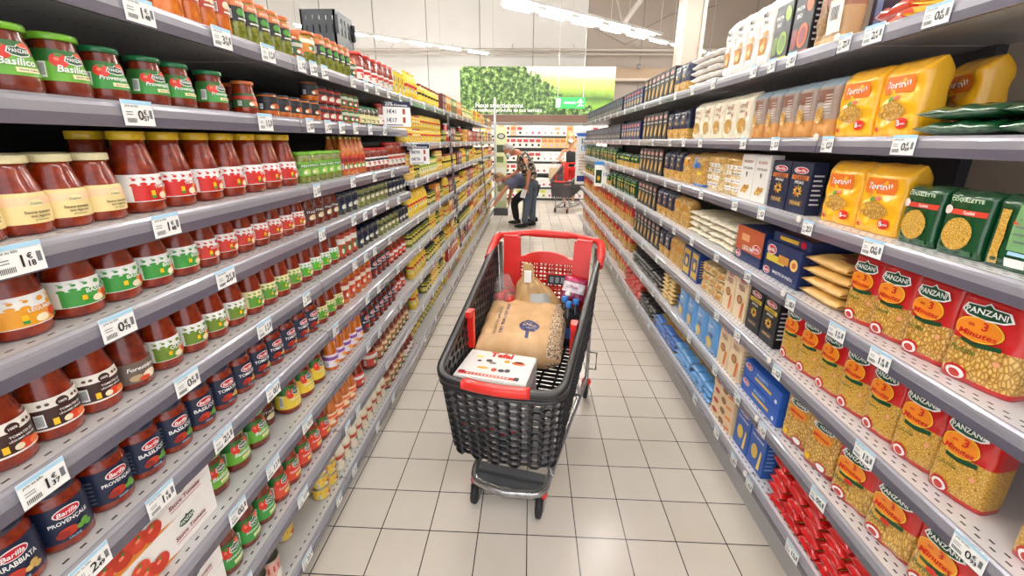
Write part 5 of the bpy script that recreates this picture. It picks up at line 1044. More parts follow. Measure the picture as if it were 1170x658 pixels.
# ------------------------------------------------------------------ trolley
STEELP = noisy('brushed_chrome', ['#9a9a9c', '#bdbdbf'], 30, .25, metal=.95); BLKP = mat('basket_black_plastic', '#1e1d20', .38, coat=.15); REDP = mat('trolley_red_plastic', '#d8251c', .32, coat=.3); TYRE = mat('wheel_rubber', '#1b1b1d', .6)
def lerp(a, b, t): return a + (b - a) * t
def trolley(loc, rz, label, plastic, contents=True):
    root = tag(link('shopping_trolley', None, None, loc, (0, 0, rz)), label, 'shopping trolley')
    yf, yr = -.15, .78
    def half_top(y): return lerp(.236, .288, max(0, min(1, (y - yf) / (yr - yf))))
    # plan path of the top rim
    path = []
    for i in range(13): y = lerp(yr, yf + .075, i / 12); path.append((-half_top(y), y))
    for i in range(1, 6): a = PI + (PI / 2) * i / 6; path.append((-half_top(yf + .075) + .075 + .075 * math.cos(a), yf + .075 + .075 * math.sin(a)))
    for i in range(7): x = lerp(-.14, .14, i / 6); path.append((x, yf - .018 * math.cos(PI * x / .3)))
    path = path[:18] + path[18:]
    path += [(-x, y) for x, y in path[:18][::-1]]
    P3 = [Vector((x, y, 0)) for x, y in path]
    cum = [0]
    for a, b in zip(P3, P3[1:]): cum.append(cum[-1] + (b - a).length)
    T = cum[-1]
    def B(s, v, off=0):
        s = max(0, min(T, s)); i = 0
        while i < len(cum) - 2 and cum[i + 1] < s: i += 1
        t = (s - cum[i]) / (cum[i + 1] - cum[i]); p = P3[i].lerp(P3[i + 1], t); tn = (P3[i + 1] - P3[i]).normalized(); nrm = Vector((tn.y, -tn.x, 0))
        if nrm.dot(p - Vector((0, .35, 0))) < 0: nrm = -nrm
        ty = (p.y - yf) / (yr - yf); ty = max(0, min(1, ty))
        zt = .70 + .30 * ty ** 1.05; zb = .345 + .19 * ty
        x = p.x * lerp(.90, 1, v); y = lerp(p.y * .96 + .05 * (1 - ty), p.y, v)
        return Vector((x, y, lerp(zb, zt, v))) + nrm * off
    # hexagonal lattice walls
    mb = MB(); a_ = .0285; rh = 1 / 10.6; cols = int(T / (1.5 * a_)); a_ = T / (1.5 * cols)
    th = .012; inner = .70
    for c_ in range(cols + 1):
        for r_ in range(11):
            vc = (r_ + (.5 if c_ % 2 else 0)) * rh
            if vc > 1 - rh * .3 or vc < -.01: continue
            sc = c_ * 1.5 * a_; ring = []
            for q in range(6):
                an = PI / 3 * q; ring.append((math.cos(an) * a_, math.sin(an) * rh / 2 / math.sin(PI / 3)))
            out = []; inn = []; outb = []; innb = []
            for (u, v) in ring:
                out.append(B(sc + u, min(1, vc + v), 0)); inn.append(B(sc + u * inner, min(1, vc + v * inner), .004)); outb.append(B(sc + u, min(1, vc + v), -th)); innb.append(B(sc + u * inner, min(1, vc + v * inner), -th))
            vs = out + inn + innb + outb
            fs = []
            for q in range(6):
                w = (q + 1) % 6
                fs += [(q, w, 6 + w, 6 + q), (6 + q, 6 + w, 12 + w, 12 + q), (12 + q, 12 + w, 18 + w, 18 + q)]
            if vc < rh * .9:
                for q in range(6): w = (q + 1) % 6; fs.append((18 + q, 18 + w, w, q))
            mb.add(vs, fs, plastic)
    link('basket_lattice', mb.mesh('basket_lattice'), root)
    rim = MB(); rim.tube([B(T * i / 90, 1, -.002) for i in range(91)], .0165, plastic, 12, sq=(.9, .75))
    for k, vv in enumerate((.955, .91)): rim.tube([B(T * i / 90, vv, .004) for i in range(91)], .008, plastic, 6)
    link('basket_rim', rim.mesh('basket_rim'), root)
    sl = MB(); m0 = T / 2; sl.tube([B(m0 - .125 + .25 * i / 14, 1, -.002) + Vector((0, 0, .002)) for i in range(15)], .0205, REDP, 12, sq=(.9, .8)); link('front_grip', sl.mesh('front_grip'), root)
    # basket floor: slats following the taper
    fl_ = MB()
    for i in range(30):
        y = lerp(-.05, .74, i / 29); ty = (y - yf) / (yr - yf); z = .345 + .19 * ty; hw = half_top(y) * .86 - .006
        fl_.box(-hw, hw, y - .008, y + .008, z, z + .008, plastic)
    for i in range(7):
        t_ = -1 + 2 * i / 6; fl_.tube([(t_ * .17, -.08, .362), (t_ * .235, .76, .532)], .007, plastic, 6)
    link('basket_floor', fl_.mesh('basket_floor'), root)
    # rear gate, red
    rg = MB(); yb = .75
    for sx in (-1, 1):
        rg.add([Vector(p) for p in ((sx * .132, yb - .02, .66), (sx * .228, yb - .02, .66), (sx * .238, yb + .02, 1.035), (sx * .148, yb + .02, 1.035), (sx * .132, yb + .005, .66), (sx * .225, yb + .005, .66), (sx * .238, yb + .045, 1.035), (sx * .148, yb + .045, 1.035))], [(0, 1, 2, 3), (7, 6, 5, 4), (0, 4, 5, 1), (1, 5, 6, 2), (2, 6, 7, 3), (3, 7, 4, 0)], REDP)
    link('gate_upright', rg.mesh('gate_upright'), root)
    gg = MB()
    for i in range(9): z = lerp(.62, .925, i / 8); gg.box(-.152, .152, yb - .012 + (z - .66) * .1, yb - .004 + (z - .66) * .1, z - .0035, z + .0035, REDP)
    for i in range(12): x = lerp(-.15, .15, i / 11); gg.tube([(x, yb - .012, .62), (x, yb + .018, .93)], .0038, REDP, 6)
    for i in range(14): z = lerp(.61, .90, i / 13); gg.box(-.152, .152, yb + .034 + (z - .66) * .1, yb + .040 + (z - .66) * .1, z - .0055, z + .0055, REDP)
    for i in range(15): x = lerp(-.15, .15, i / 14); gg.tube([(x, yb + .030, .61), (x, yb + .062, .905)], .0045, REDP, 6)
    n = 16; top = [(lerp(-.158, .158, i / n), .935 + .035 * max(0, math.sin(PI * min(1, max(0, (i / n - .12) / .76)))) ** .6) for i in range(n + 1)]
    vs = []
    for x, z in top: vs += [(x, yb + .008, .905), (x, yb + .012, z), (x, yb + .03, z), (x, yb + .026, .905)]
    fs = []
    for i in range(n):
        for k in range(4): fs.append((4 * i + k, 4 * i + (k + 1) % 4, 4 * i + 4 + (k + 1) % 4, 4 * i + 4 + k))
    gg.add(vs, fs, REDP); gg.box(-.16, .16, yb - .016, yb + .006, .60, .64, REDP); link('rear_gate', gg.mesh('rear_gate'), root)
    hb = MB(); hb.tube([(-.275, .80, 1.035), (-.13, .86, 1.045), (-.1, .865, 1.045), (.1, .865, 1.045), (.13, .86, 1.045), (.275, .80, 1.035)], [.015, .016, .021, .021, .016, .015], REDP, 12)
    for sx in (-1, 1): hb.tube([(sx * .288, .64, .945), (sx * .290, .74, .99), (sx * .285, .79, 1.02), (sx * .262, .81, 1.037)], [.018, .022, .022, .018], REDP, 12)
    for sx in (-1, 1): hb.box(min(sx * .16, sx * .24), max(sx * .16, sx * .24), yb + .02, .845, 1.02, 1.042, REDP)
    link('handlebar', hb.mesh('handlebar'), root)
    for sx in (-1, 1):
        cl = MB(); p = B(cum[8] if sx < 0 else T - cum[8], 1, -.03); cl.box(p.x - .014, p.x + .014, p.y - .012, p.y + .012, p.z - .16, p.z + .02, REDP); cl.box(p.x - .012, p.x + .012, p.y - .04, p.y - .012, p.z - .005, p.z + .02, REDP); link('side_clip', cl.mesh('side_clip'), root)
    # chrome frame
    fr = MB(); z = .125
    pts = [(-.245, .96, z), (-.2, .5, z), (-.165, .1, z)] + [(-.165 + .06 * (1 - math.cos(a)), .06 - .075 * math.sin(a), z) for a in (0, .5, 1.0, 1.45)] + [(0, -.035, z)] + [(.165 - .06 * (1 - math.cos(a)), .06 - .075 * math.sin(a), z) for a in (1.45, 1.0, .5, 0)] + [(.165, .1, z), (.2, .5, z), (.245, .96, z)]
    fr.tube(pts, .0155, STEELP, 12, sq=(.8, 1.1))
    for sx in (-1, 1):
        fr.tube([(sx * .245, .96, z), (sx * .25, .90, .3), (sx * .25, .80, .58), (sx * .262, .79, 1.0)], .012, STEELP, 10)
        fr.tube([(sx * .175, .12, z), (sx * .16, .06, .25), (sx * .15, .02, .35)], .011, STEELP, 10)
        fr.tube([(sx * .225, .76, z + .01), (sx * .215, .55, .36), (sx * .2, .4, .46)], .009, STEELP, 8)
        fr.tube([(sx * .262, .88, .35), (sx * .30, .88, .35), (sx * .30, .88, .24), (sx * .262, .88, .24)], .005, STEELP, 6)
    fr.tube([(-.225, .76, z), (.225, .76, z)], .01, STEELP, 8); link('chrome_frame', fr.mesh('chrome_frame'), root)
    tr_ = MB(); tr_.box(-.15, .15, .055, .10, z - .008, z + .012, mat('tray_grey', '#4c4e52', .4)); tr_.box(-.15, .15, .0, .05, z - .003, z + .004, mat('tray_grey', '#4c4e52', .4)); link('lower_tray', tr_.mesh('lower_tray'), root)
    for (x, y) in ((-.143, .03), (.143, .03), (-.245, .96), (.245, .96)):
        ca = MB(); ca.lathe([(.02, .085), (.028, .09), (.03, .108), (.024, .118)], REDP, 14, M=Matrix.Translation((x, y, 0)))
        ca.box(x - .020, x - .016, y - .035, y + .02, .035, .095, STEELP); ca.box(x + .016, x + .020, y - .035, y + .02, .035, .095, STEELP); ca.box(x - .02, x + .02, y - .02, y + .02, .088, .095, STEELP)
        c = link('caster', ca.mesh('caster'), root)
        wh_ = MB(); wh_.lathe([(.012, -.014), (.04, -.014), (.05, -.010), (.053, 0), (.05, .010), (.04, .014), (.012, .014)], TYRE, 24, M=Matrix.Translation((x, y - .018, .0535)) @ Matrix.Rotation(PI / 2, 4, 'Y')); link('wheel', wh_.mesh('wheel'), c)
    return root
TA = R(-12.6); TO = Vector((-.072, 1.44, 0))
trolley(TO, TA, 'black mesh trolley with red handle filled with groceries in the aisle', BLKP)
TM = Matrix.Translation(TO) @ Matrix.Rotation(TA, 4, 'Z')
def tloc(x, y, z): return TM @ Vector((x, y, z))
# white appliance carton
bx = tag(link('appliance_carton', None, None, tloc(-.070, .082, .385), (0, 0, TA)), 'white carton with red stripe at the front of the trolley', 'box')
m_ = MB(); m_.bbox(.295, .225, .265, mat('carton_white', '#eceae8', .4, coat=.2), .004); link('carton_body', m_.mesh('carton_body'), bx)
m_ = MB(); D = Decal(m_, lambda u, v, o: Vector((u, v, .2655 + o)), .0004)
D.text('Tefal', 0.0, .085, g('#d8201c'), w=.10, l=2, bold=.05); D.rect(-.135, -.092, .115, -.075, g('#d8301c'), 1, 1, 1); D.rect(-.135, -.085, -.11, -.068, g('#a81c3a'), 2, 1, 1); D.rect(.095, -.094, .115, -.07, g('#2a2a2c'), 3, 1, 1)
for x, y, r1, r2, c_ in ((-.09, .055, .018, .008, '#e8e070'), (-.04, .03, .014, .012, '#4a4440'), (-.02, .015, .016, .010, '#8a8680'), (.035, .04, .012, .012, '#e8a020'), (.085, .035, .03, .012, '#d86a2a'), (.085, .045, .02, .008, '#8a3a1c'), (-.05, -.03, .025, .008, '#e8b02c'), (-.08, .02, .01, .008, '#3c3c3c'), (0, -.035, .012, .014, '#c8502a'), (.03, -.035, .014, .012, '#2c2c30'), (.055, -.03, .012, .014, '#3a3a40')): D.ell(x, y, r1, r2, g(c_), 2, 12)
for i in range(12): D.rect(-.1 + i * .015, -.088, -.09 + i * .015, -.081, WHITE, 3, 1, 1)
D2 = Decal(m_, lambda u, v, o: Vector((u, -.1130 - o, v)), .0004); D2.rect(-.14, .02, .14, .05, g('#c81c1c'), 1, 1, 1); D2.ell(.02, .09, .03, .014, g('#e09a3a'), 2); D2.ell(-.03, .1, .02, .018, g('#4a3a34'), 2); D2.rect(-.09, .14, .09, .2, g('#d8d4d6'), 1, 1, 1)
D3 = Decal(m_, lambda u, v, o: Vector((.148 + o, u, v)), .0004); D3.rect(-.10, .02, .10, .2, g('#c8b0b8'), 1, 1, 1); D3.rect(-.1, .03, .1, .06, g('#c81c1c'), 2, 1, 1)
link('carton_print', m_.mesh('carton_print'), bx)
# kraft paper bag lying over the basket
KR = noisy('kraft_paper', ['#c39a68', '#d0a878', '#dab58a'], 9, .55, bump=.15); KRS = noisy('speckled_kraft', ['#6a4f3c', '#c9ab88', '#e0cdb2'], 140, .6, stops=[.42, .5, .6])
root = tag(link('paper_bag', None, None, tloc(-.048, .47, .56), (R(5), R(2), TA + R(6))), 'large kraft paper bag with round blue stamp lying behind the carton', 'bag')
def SB_(xf, yf, sd, amp=.016):
    e = max(0, 1 - abs(yf) ** 7) ** .5; tk = .085 * max(0.02, (1 - abs(xf) ** 4)) ** .4 * (.25 + .75 * e)
    cr_ = noise.noise(Vector((xf * 4 + 2, yf * 3.3, sd))) * amp + abs(noise.noise(Vector((xf * 2.3, yf * 6 + xf * 3, 4)))) * -amp * .8
    return Vector((xf * .20 * (1 + .04 * yf), yf * .24, .085 + sd * tk + cr_))
mb = MB(); nx, ny = 30, 30; vs = []; fs = []; ms = []
for sd in (1, -1):
    for j in range(ny + 1):
        for i in range(nx + 1): vs.append(SB_(-math.cos(PI * i / nx), -1 + 2 * j / ny, sd))
W = nx + 1; o_ = W * (ny + 1)
for j in range(ny):
    for i in range(nx):
        mm = KRS if i > nx * .70 and i < nx else KR
        fs += [(j * W + i, j * W + i + 1, (j + 1) * W + i + 1, (j + 1) * W + i), (o_ + j * W + i, o_ + (j + 1) * W + i, o_ + (j + 1) * W + i + 1, o_ + j * W + i + 1)]; ms += [mm, mm]
for j in (0, ny):
    for i in range(nx): fs.append((j * W + i, o_ + j * W + i, o_ + j * W + i + 1, j * W + i + 1)); ms.append(KR)
for i in (0, nx):
    for j in range(ny): fs.append((j * W + i, (j + 1) * W + i, o_ + (j + 1) * W + i, o_ + j * W + i)); ms.append(KR)
mb.add(vs, fs, ms, True); link('bag_body', mb.mesh('bag_body'), root)
m_ = MB(); D = Decal(m_, lambda u, v, o: SB_(u / .19, v / .23, 1) + Vector((0, 0, .001 + o)), .0008); NB = g('#27356e')
D.ell(.035, -.10, .046, .048, NB, 1, 24); D.text('CHEZ', .035, -.1, g('#d8c4a4'), w=.062, l=3, rot=0); D.text('nous', .035, -.127, g('#d8c4a4'), w=.026, l=3); D.text('100%', .035, -.072, g('#d8c4a4'), w=.02, l=3)
D.text("C'EST BON, C'EST FRAIS", -.085, -.04, NB, w=.28, h=.017, l=2, rot=PI / 2); D.text('LE SAC DU MARCHÉ', -.115, -.06, g('#8a7a70'), w=.24, h=.016, l=2, rot=PI / 2); D.rect(.025, -.19, .04, -.145, NB, 1, 1, 2)
link('bag_print', m_.mesh('bag_print'), root)
# brown window bag, film bag of tomatoes, bottles, leeks
root = tag(link('bakery_bag', None, None, tloc(-.005, .675, .56), (0, 0, TA + .1)), 'crumpled brown bag with clear window behind the kraft bag', 'bag')
mb = MB(); bk = noisy('crumpled_kraft', ['#a57f50', '#c09a68', '#cda877'], 12, .55, bump=.4); FILMG = mat('window_film', '#a8aca8', .15, coat=1)
n, k_ = 40, 22; vs = []; ms = []; fs = []
for j in range(k_ + 1):
    v = j / k_
    for i in range(n):
        a = 2 * PI * i / n; rr_ = max(0, 1 - v ** 2.6) ** .7 * .9 + .1
        off = noise.noise(Vector((math.cos(a) * 2.2, math.sin(a) * 2.2, v * 5))) * .02
        vs.append(Vector((math.cos(a) * (.135 * rr_ + off) - .065 * v ** 1.5, math.sin(a) * (.075 * rr_ + off * .6), v * .30 + off * .3)))
for j in range(k_):
    for i in range(n):
        q = (i + 1) % n; fs.append((j * n + i, j * n + q, (j + 1) * n + q, (j + 1) * n + i)); a = i / n
        ms.append(FILMG if (.70 < a < .88 and .25 < j / k_ < .72) else bk)
fs.append(tuple(k_ * n + i for i in range(n))); ms.append(bk); mb.add(vs, fs, ms, True); link('bag_body', mb.mesh('bag_body'), root)
mb = MB(); mb.add([Vector(p) for p in ((-.105, -.03, .24), (-.03, -.035, .24), (-.045, -.02, .36), (-.095, -.01, .37), (-.105, .0, .24), (-.03, 0, .24), (-.045, .0, .36), (-.095, .005, .37))], [(0, 1, 2, 3), (7, 6, 5, 4), (0, 4, 5, 1), (1, 5, 6, 2), (2, 6, 7, 3), (3, 7, 4, 0)], bk); link('twisted_neck', mb.mesh('twisted_neck'), root)
mb = MB(); mb.ellipsoid((.02, -.098, .09), .014, .004, .014, g('#4f8a3a'), 12, 6); mb.box(-.085, -.05, -.045, -.03, .275, .335, WHITE); link('sticker', mb.mesh('sticker'), root)
tm = mat('tomato_skin', '#c2241c', .25, coat=.5)
TP = [(-.225, .62), (-.165, .60), (-.205, .68)]
for i in range(12):
    x, y = TP[i % 3]; z = .575 + .056 * (i // 3); x += .008 * ((i // 3) % 2)
    mb = MB(); mb.ellipsoid((0, 0, 0), .031, .031, .028, tm); o = link('tomato', mb.mesh('tomato'), None, tloc(x, y, z)); tag(o, 'red tomato in clear produce bag, %s layer, %s' % (['bottom', 'second', 'third', 'top'][i // 3], ['left', 'right', 'rear'][i % 3]), 'tomato', 'tomatoes in the produce bag')
    mb = MB()
    for q in range(5): a = 2 * PI * q / 5; mb.tube([(0, 0, .028), (.01 * math.cos(a), .01 * math.sin(a), .03), (.016 * math.cos(a), .016 * math.sin(a), .026)], [.002, .002, .0006], g('#4a7a2c'), 5)
    link('stem', mb.mesh('stem'), o)
film = mat('clear_film', '#e8ecee', .08, trans=.0, alpha=.14, coat=1)
mb = MB(); n, k_ = 34, 20; vs = []; fs = []
for j in range(k_ + 1):
    v = j / k_
    for i in range(n):
        a = 2 * PI * i / n; r_ = math.sin(PI * min(.97, v * .93 + .05)) ** .6; off = noise.noise(Vector((math.cos(a) * 3, math.sin(a) * 3, v * 7 + 3))) * .016
        vs.append(Vector((math.cos(a) * (.068 * r_ + off), math.sin(a) * (.08 * r_ + off), v * .33 + off * .4)))
for j in range(k_):
    for i in range(n): q = (i + 1) % n; fs.append((j * n + i, j * n + q, (j + 1) * n + q, (j + 1) * n + i))
mb.add(vs, fs, film, True); tag(link('produce_bag', mb.mesh('produce_bag'), None, tloc(-.195, .635, .54), (0, 0, TA)), 'clear film bag of tomatoes against the left basket wall', 'bag')
for i in range(3):
    mb = MB(); mb.tube([(0, 0, 0), (.0, .18, .02), (-.02, .34, .05)], [.014, .013, .016], g('#dfe0b8'), 10); mb.tube([(-.02, .34, .05), (-.03, .44, .07), (-.05, .52, .06)], [.016, .018, .004], g('#5f8a3c'), 8)
    tag(link('leek', mb.mesh('leek'), None, tloc(-.20 + .014 * i, .16 + .03 * i, .56 + .028 * i), (0, 0, TA + .12)), 'pale green leek tucked beside the kraft bag, %s' % ['lowest', 'middle', 'topmost'][i], 'leek', 'leeks at the left basket wall')
for i, (x, y) in enumerate([(.125, .66), (.185, .64), (.155, .59)]):
    mb = MB(); mb.lathe([(.028, 0), (.03, .01), (.03, .17), (.012, .205), (.012, .22)], mat('bottle_dark', '#2a2428', .1, coat=1), 18); o = link('drink_bottle', mb.mesh('drink_bottle'), None, tloc(x, y, .525))
    tag(o, 'small dark bottle with blue cap, %s of three by right basket wall' % ['left', 'right', 'nearest'][i], 'bottle', 'blue-capped bottles in the trolley')
    mb = MB(); mb.lathe([(.0155, .212), (.0165, .215), (.0165, .238), (.013, .24)], mat('cap_blue', '#3a86d8', .3), 16); link('cap', mb.mesh('cap'), o); mb = MB(); mb.lathe([(.0305, .05), (.0305, .11)], g('#3a5a9a'), 18, False, False); link('bottle_label', mb.mesh('bottle_label'), o)
bag('pink_pouch', .12, .045, .115, [(.3, g('#8a1c4a', .3, .5)), (.75, g('#e6d8e0', .3, .5)), (1, g('#b02a5a', .3, .5))], lambda D, w, h: (D.text('frais', 0, h * .55, g('#8a1c4a'), w=w * .32, l=4, slant=.2), D.ell(-w * .2, h * .2, w * .12, h * .1, WHITE, 3)), name='snack_bag', seed=77, amp=.006)
k = KIND['pink_pouch']; o = link('snack_bag', k['parts'][0][1], None, tloc(.155, .685, .745), (R(-20), R(10), TA)); tag(o, 'pink and white shiny pouch leaning at the trolley right rear', 'bag')
mb = MB(); mb.bbox(.11, .02, .05, INK, .003); D = Decal(mb, lambda u, v, o: Vector((u, -.0105 - o, v))); [D.rect(-.045 + .03 * i, .01, -.025 + .03 * i, .04, GREYINK, 1, 1, 1) for i in range(3)]
tag(link('black_carton', mb.mesh('black_carton'), None, tloc(.075, .735, .80), (R(-15), 0, TA)), 'small black carton with grey marks by the rear gate', 'box')

# ------------------------------------------------------------------ far trolley and people
trolley(Vector((.70, 9.35, 0)), R(-24), 'grey trolley with red handle pushed by blonde woman', mat('basket_grey_plastic', '#4a4446', .5))
SKIN = mat('skin_tan', '#b5775a', .5); SKINP = mat('skin_light', '#c98e70', .5)
def skin(name, joints, edges, m, parent=None, lv=2, root=0, smooth=True):
    me = bpy.data.meshes.new(name); me.from_pydata([j[0] for j in joints], edges, []); me.materials.append(m)
    o = link(name, me, parent)
    md = o.modifiers.new('Skin', 'SKIN'); md.use_smooth_shade = True; md.branch_smoothing = .6
    sv = me.skin_vertices[0].data
    for i, j in enumerate(joints):
        r = j[1]; sv[i].radius = (r, r) if not isinstance(r, tuple) else r; sv[i].use_root = (i == root)
    o.modifiers.new('Sub', 'SUBSURF').levels = lv; o.modifiers['Sub'].render_levels = lv
    return o
def chain(*pts): return list(pts)
def hand(name_parent, wrist, direction, palm_side, m, body_j, body_e, wi, curl=.4):
    d = Vector(direction).normalized(); s = Vector(palm_side).normalized(); c = d.cross(s).normalized()
    w = Vector(wrist); b0 = len(body_j); body_j.append((tuple(w + d * .05), (.03, .018))); body_e.append((wi, b0))
    for k in range(4):
        base = w + d * .085 + s * (.028 - .019 * k); i0 = len(body_j)
        ln = (.058, .068, .064, .05)[k]
        body_j.append((tuple(base), .0095)); body_e.append((b0, i0))
        p1 = base + (d + c * curl * .6) * ln * .5; p2 = p1 + (d * .7 + c * curl * 1.5) * ln * .5
        body_j.append((tuple(p1), .0085)); body_e.append((i0, i0 + 1)); body_j.append((tuple(p2), .007)); body_e.append((i0 + 1, i0 + 2))
    i0 = len(body_j); body_j.append((tuple(w + d * .035 + s * .04), .011)); body_e.append((b0, i0)); body_j.append((tuple(w + d * .07 + s * .062 + c * .01), .009)); body_e.append((i0, i0 + 1))
def head(c, face, up, m, hairm, parent, hair='short', mask=True):
    c = Vector(c); f = Vector(face).normalized(); u = Vector(up); u = (u - f * u.dot(f)).normalized(); r = f.cross(u)
    M = Matrix((r, f, u)).transposed().to_4x4(); M.translation = c      # local x right, y forward, z up
    mb = MB(); n, k = 20, 16; vs = []; fs = []
    for j in range(k + 1):
        th = PI * j / k
        for i in range(n):
            a = 2 * PI * i / n; x = math.sin(th) * math.cos(a); y = math.sin(th) * math.sin(a); z = -math.cos(th)
            jaw = 1 - .28 * max(0, -z) ** 1.4
            X, Y, Z = x * .074 * jaw, y * .092 * (1 - .12 * max(0, -z)), z * .115
            if y > .6 and abs(x) < .28: Y += .018 * math.exp(-((z + .12) / .16) ** 2) * (1 - abs(x) / .28)      # nose
            if y > .5 and .15 < abs(x) < .6: Y -= .006 * math.exp(-((z - .08) / .1) ** 2)                      # eye sockets
            if y > .6 and abs(x) < .35: Y += .004 * math.exp(-((z + .48) / .08) ** 2) + .005 * math.exp(-((z + .8) / .12) ** 2)
            vs.append(M @ Vector((X, Y, Z)))
    for j in range(k):
        for i in range(n): q = (i + 1) % n; fs.append((j * n + i, j * n + q, (j + 1) * n + q, (j + 1) * n + i))
    mb.add(vs, fs, m, True)
    for sx in (-1, 1):
        mb.ellipsoid((sx * .074, -.005, -.005), .009, .018, .03, m, 8, 6, M)
        mb.ellipsoid((sx * .028, .078, .012), .012, .008, .007, WHITE, 8, 6, M); mb.ellipsoid((sx * .028, .085, .012), .005, .004, .005, INK, 8, 6, M)
    mb.ellipsoid((0, .085, -.058), .022, .006, .005, mat('lips', '#9a4a40', .5), 8, 6, M)
    link('head', mb.mesh('head'), parent)
    hm = MB(); vs = []; fs = []; n, k = 24, 12
    for j in range(k + 1):
        th = (PI * .62) * j / k
        for i in range(n):
            a = 2 * PI * i / n; x, y, z = math.sin(th) * math.cos(a), math.sin(th) * math.sin(a), math.cos(th)
            if y > 0: z = max(z, .30 + .25 * y)
            nz = 1 + .07 * noise.noise(Vector((x * 5, y * 5, z * 5)))
            vs.append(M @ Vector((x * .083 * nz, y * .098 * nz - .006, z * .126 * nz)))
    for j in range(k):
        for i in range(n): q = (i + 1) % n; fs.append((j * n + i, (j + 1) * n + i, (j + 1) * n + q, j * n + q))
    hm.add(vs, fs, hairm, True)
    if hair == 'long':
        for sx in (-1, 1):
            hm.tube([M @ Vector(p) for p in ((sx * .05, -.03, .09), (sx * .083, -.02, .0), (sx * .085, -.02, -.09), (sx * .08, .0, -.17))], [.03, .032, .032, .012], hairm, 10)
        hm.tube([M @ Vector(p) for p in ((0, -.06, .08), (0, -.09, -.02), (0, -.09, -.12), (0, -.075, -.18))], [.06, .06, .055, .02], hairm, 12)
    link('hair', hm.mesh('hair'), parent)
    if mask:
        mk = MB(); mk.ellipsoid((0, .055, -.052), .062, .056, .048, mat('mask_white', '#d8e2e6', .6), 16, 10, M); mk.tube([M @ Vector(p) for p in ((.055, .06, -.04), (.076, 0, -.0))], .002, WHITE, 5); mk.tube([M @ Vector(p) for p in ((-.055, .06, -.04), (-.076, 0, -.0))], .002, WHITE, 5)
        link('face_mask', mk.mesh('face_mask'), parent)
def shoe(p, d, m, parent):
    p = Vector(p); d = Vector((d[0], d[1], 0)).normalized(); a = math.atan2(d.y, d.x) - PI / 2
    mb = MB(); M = Matrix.Translation(p) @ Matrix.Rotation(a, 4, 'Z'); mb.ellipsoid((0, .05, .036), .043, .13, .036, m, 16, 8, M); mb.ellipsoid((0, -.02, .06), .036, .05, .05, m, 12, 8, M); link('shoe', mb.mesh('shoe'), parent)
# standing man in patterned shirt
pa = tag(link('person', None, None, (0, 7.75, 0)), 'grey-haired standing person in patterned shirt and grey trousers holding paper', 'person')
def off(j, d): return [((p[0] - d[0], p[1] - d[1], p[2] - d[2]), r) for p, r in j]
bj = [((.02, 0, .86), .085), ((-.02, 0, 1.02), .085), ((-.10, 0, 1.2), .085), ((-.20, 0, 1.32), .055), ((-.30, 0, 1.37), .052),
      ((-.10, -.17, 1.23), .045), ((-.02, -.24, 1.0), .042), ((-.05, -.25, .78), .03), ((-.14, .18, 1.24), .055), ((-.22, .2, 1.0), .042), ((-.38, .16, .90), .03),
      ((-.03, -.09, .8), .085), ((-.05, -.10, .45), .06), ((-.09, -.10, .10), .045), ((.06, .09, .8), .085), ((.05, .10, .45), .06), ((.06, .10, .10), .045)]
be = [(0, 1), (1, 2), (2, 3), (3, 4), (2, 5), (5, 6), (6, 7), (2, 8), (8, 9), (9, 10), (0, 11), (11, 12), (12, 13), (0, 14), (14, 15), (15, 16)]
hand(None, (-.05, -.25, .78), (-.12, 0, -1), (-1, 0, 0), SKIN, bj, be, 7); hand(None, (-.38, .16, .9), (-1, -.2, -.4), (0, 0, 1), SKIN, bj, be, 10)
skin('body', bj, be, SKIN, pa)
SHIRT = noisy('patterned_shirt', ['#2c2622', '#4a4038', '#a89a88', '#c8bca8'], 26, .7, stops=[.42, .5, .54, .62], interp='CONSTANT', detail=2)
skin('shirt', [((.03, 0, .82), (.18, .15)), ((-.01, 0, 1.0), (.185, .165)), ((-.085, 0, 1.19), (.22, .19)), ((-.19, 0, 1.30), .14), ((-.10, -.17, 1.23), .14), ((-.035, -.237, 1.02), .088), ((-.14, .17, 1.23), .14), ((-.2, .2, 1.04), .085)], [(0, 1), (1, 2), (2, 3), (2, 4), (4, 5), (2, 6), (6, 7)], SHIRT, pa)
TG = mat('trousers_grey', '#4c5866', .75)
skin('trousers', [((.02, 0, .86), .125), ((-.03, -.09, .78), .10), ((-.045, -.10, .45), .078), ((-.09, -.10, .07), .062), ((.06, .09, .78), .10), ((.05, .10, .45), .078), ((.06, .10, .07), .062)], [(0, 1), (1, 2), (2, 3), (0, 4), (4, 5), (5, 6)], TG, pa)
head((-.385, -.01, 1.375), (-1, -.1, -.75), (-.4, 0, 1), SKIN, noisy('grey_hair', ['#5c5a58', '#98948f', '#bab5ae'], 60, .7), pa)
shoe((-.10, -.10, 0), (-1, -.2), INK, pa); shoe((.05, .10, 0), (-1, -.1), INK, pa)
pp = MB(); pp.box(-.045, .045, -.002, .002, -.09, .06, mat('leaflet_white', '#e6e4e8', .5)); tag(link('leaflet', pp.mesh('leaflet'), None, (-.105, 7.465, .66), (.1, .2, .2)), 'folded white leaflet held by the standing person', 'paper')
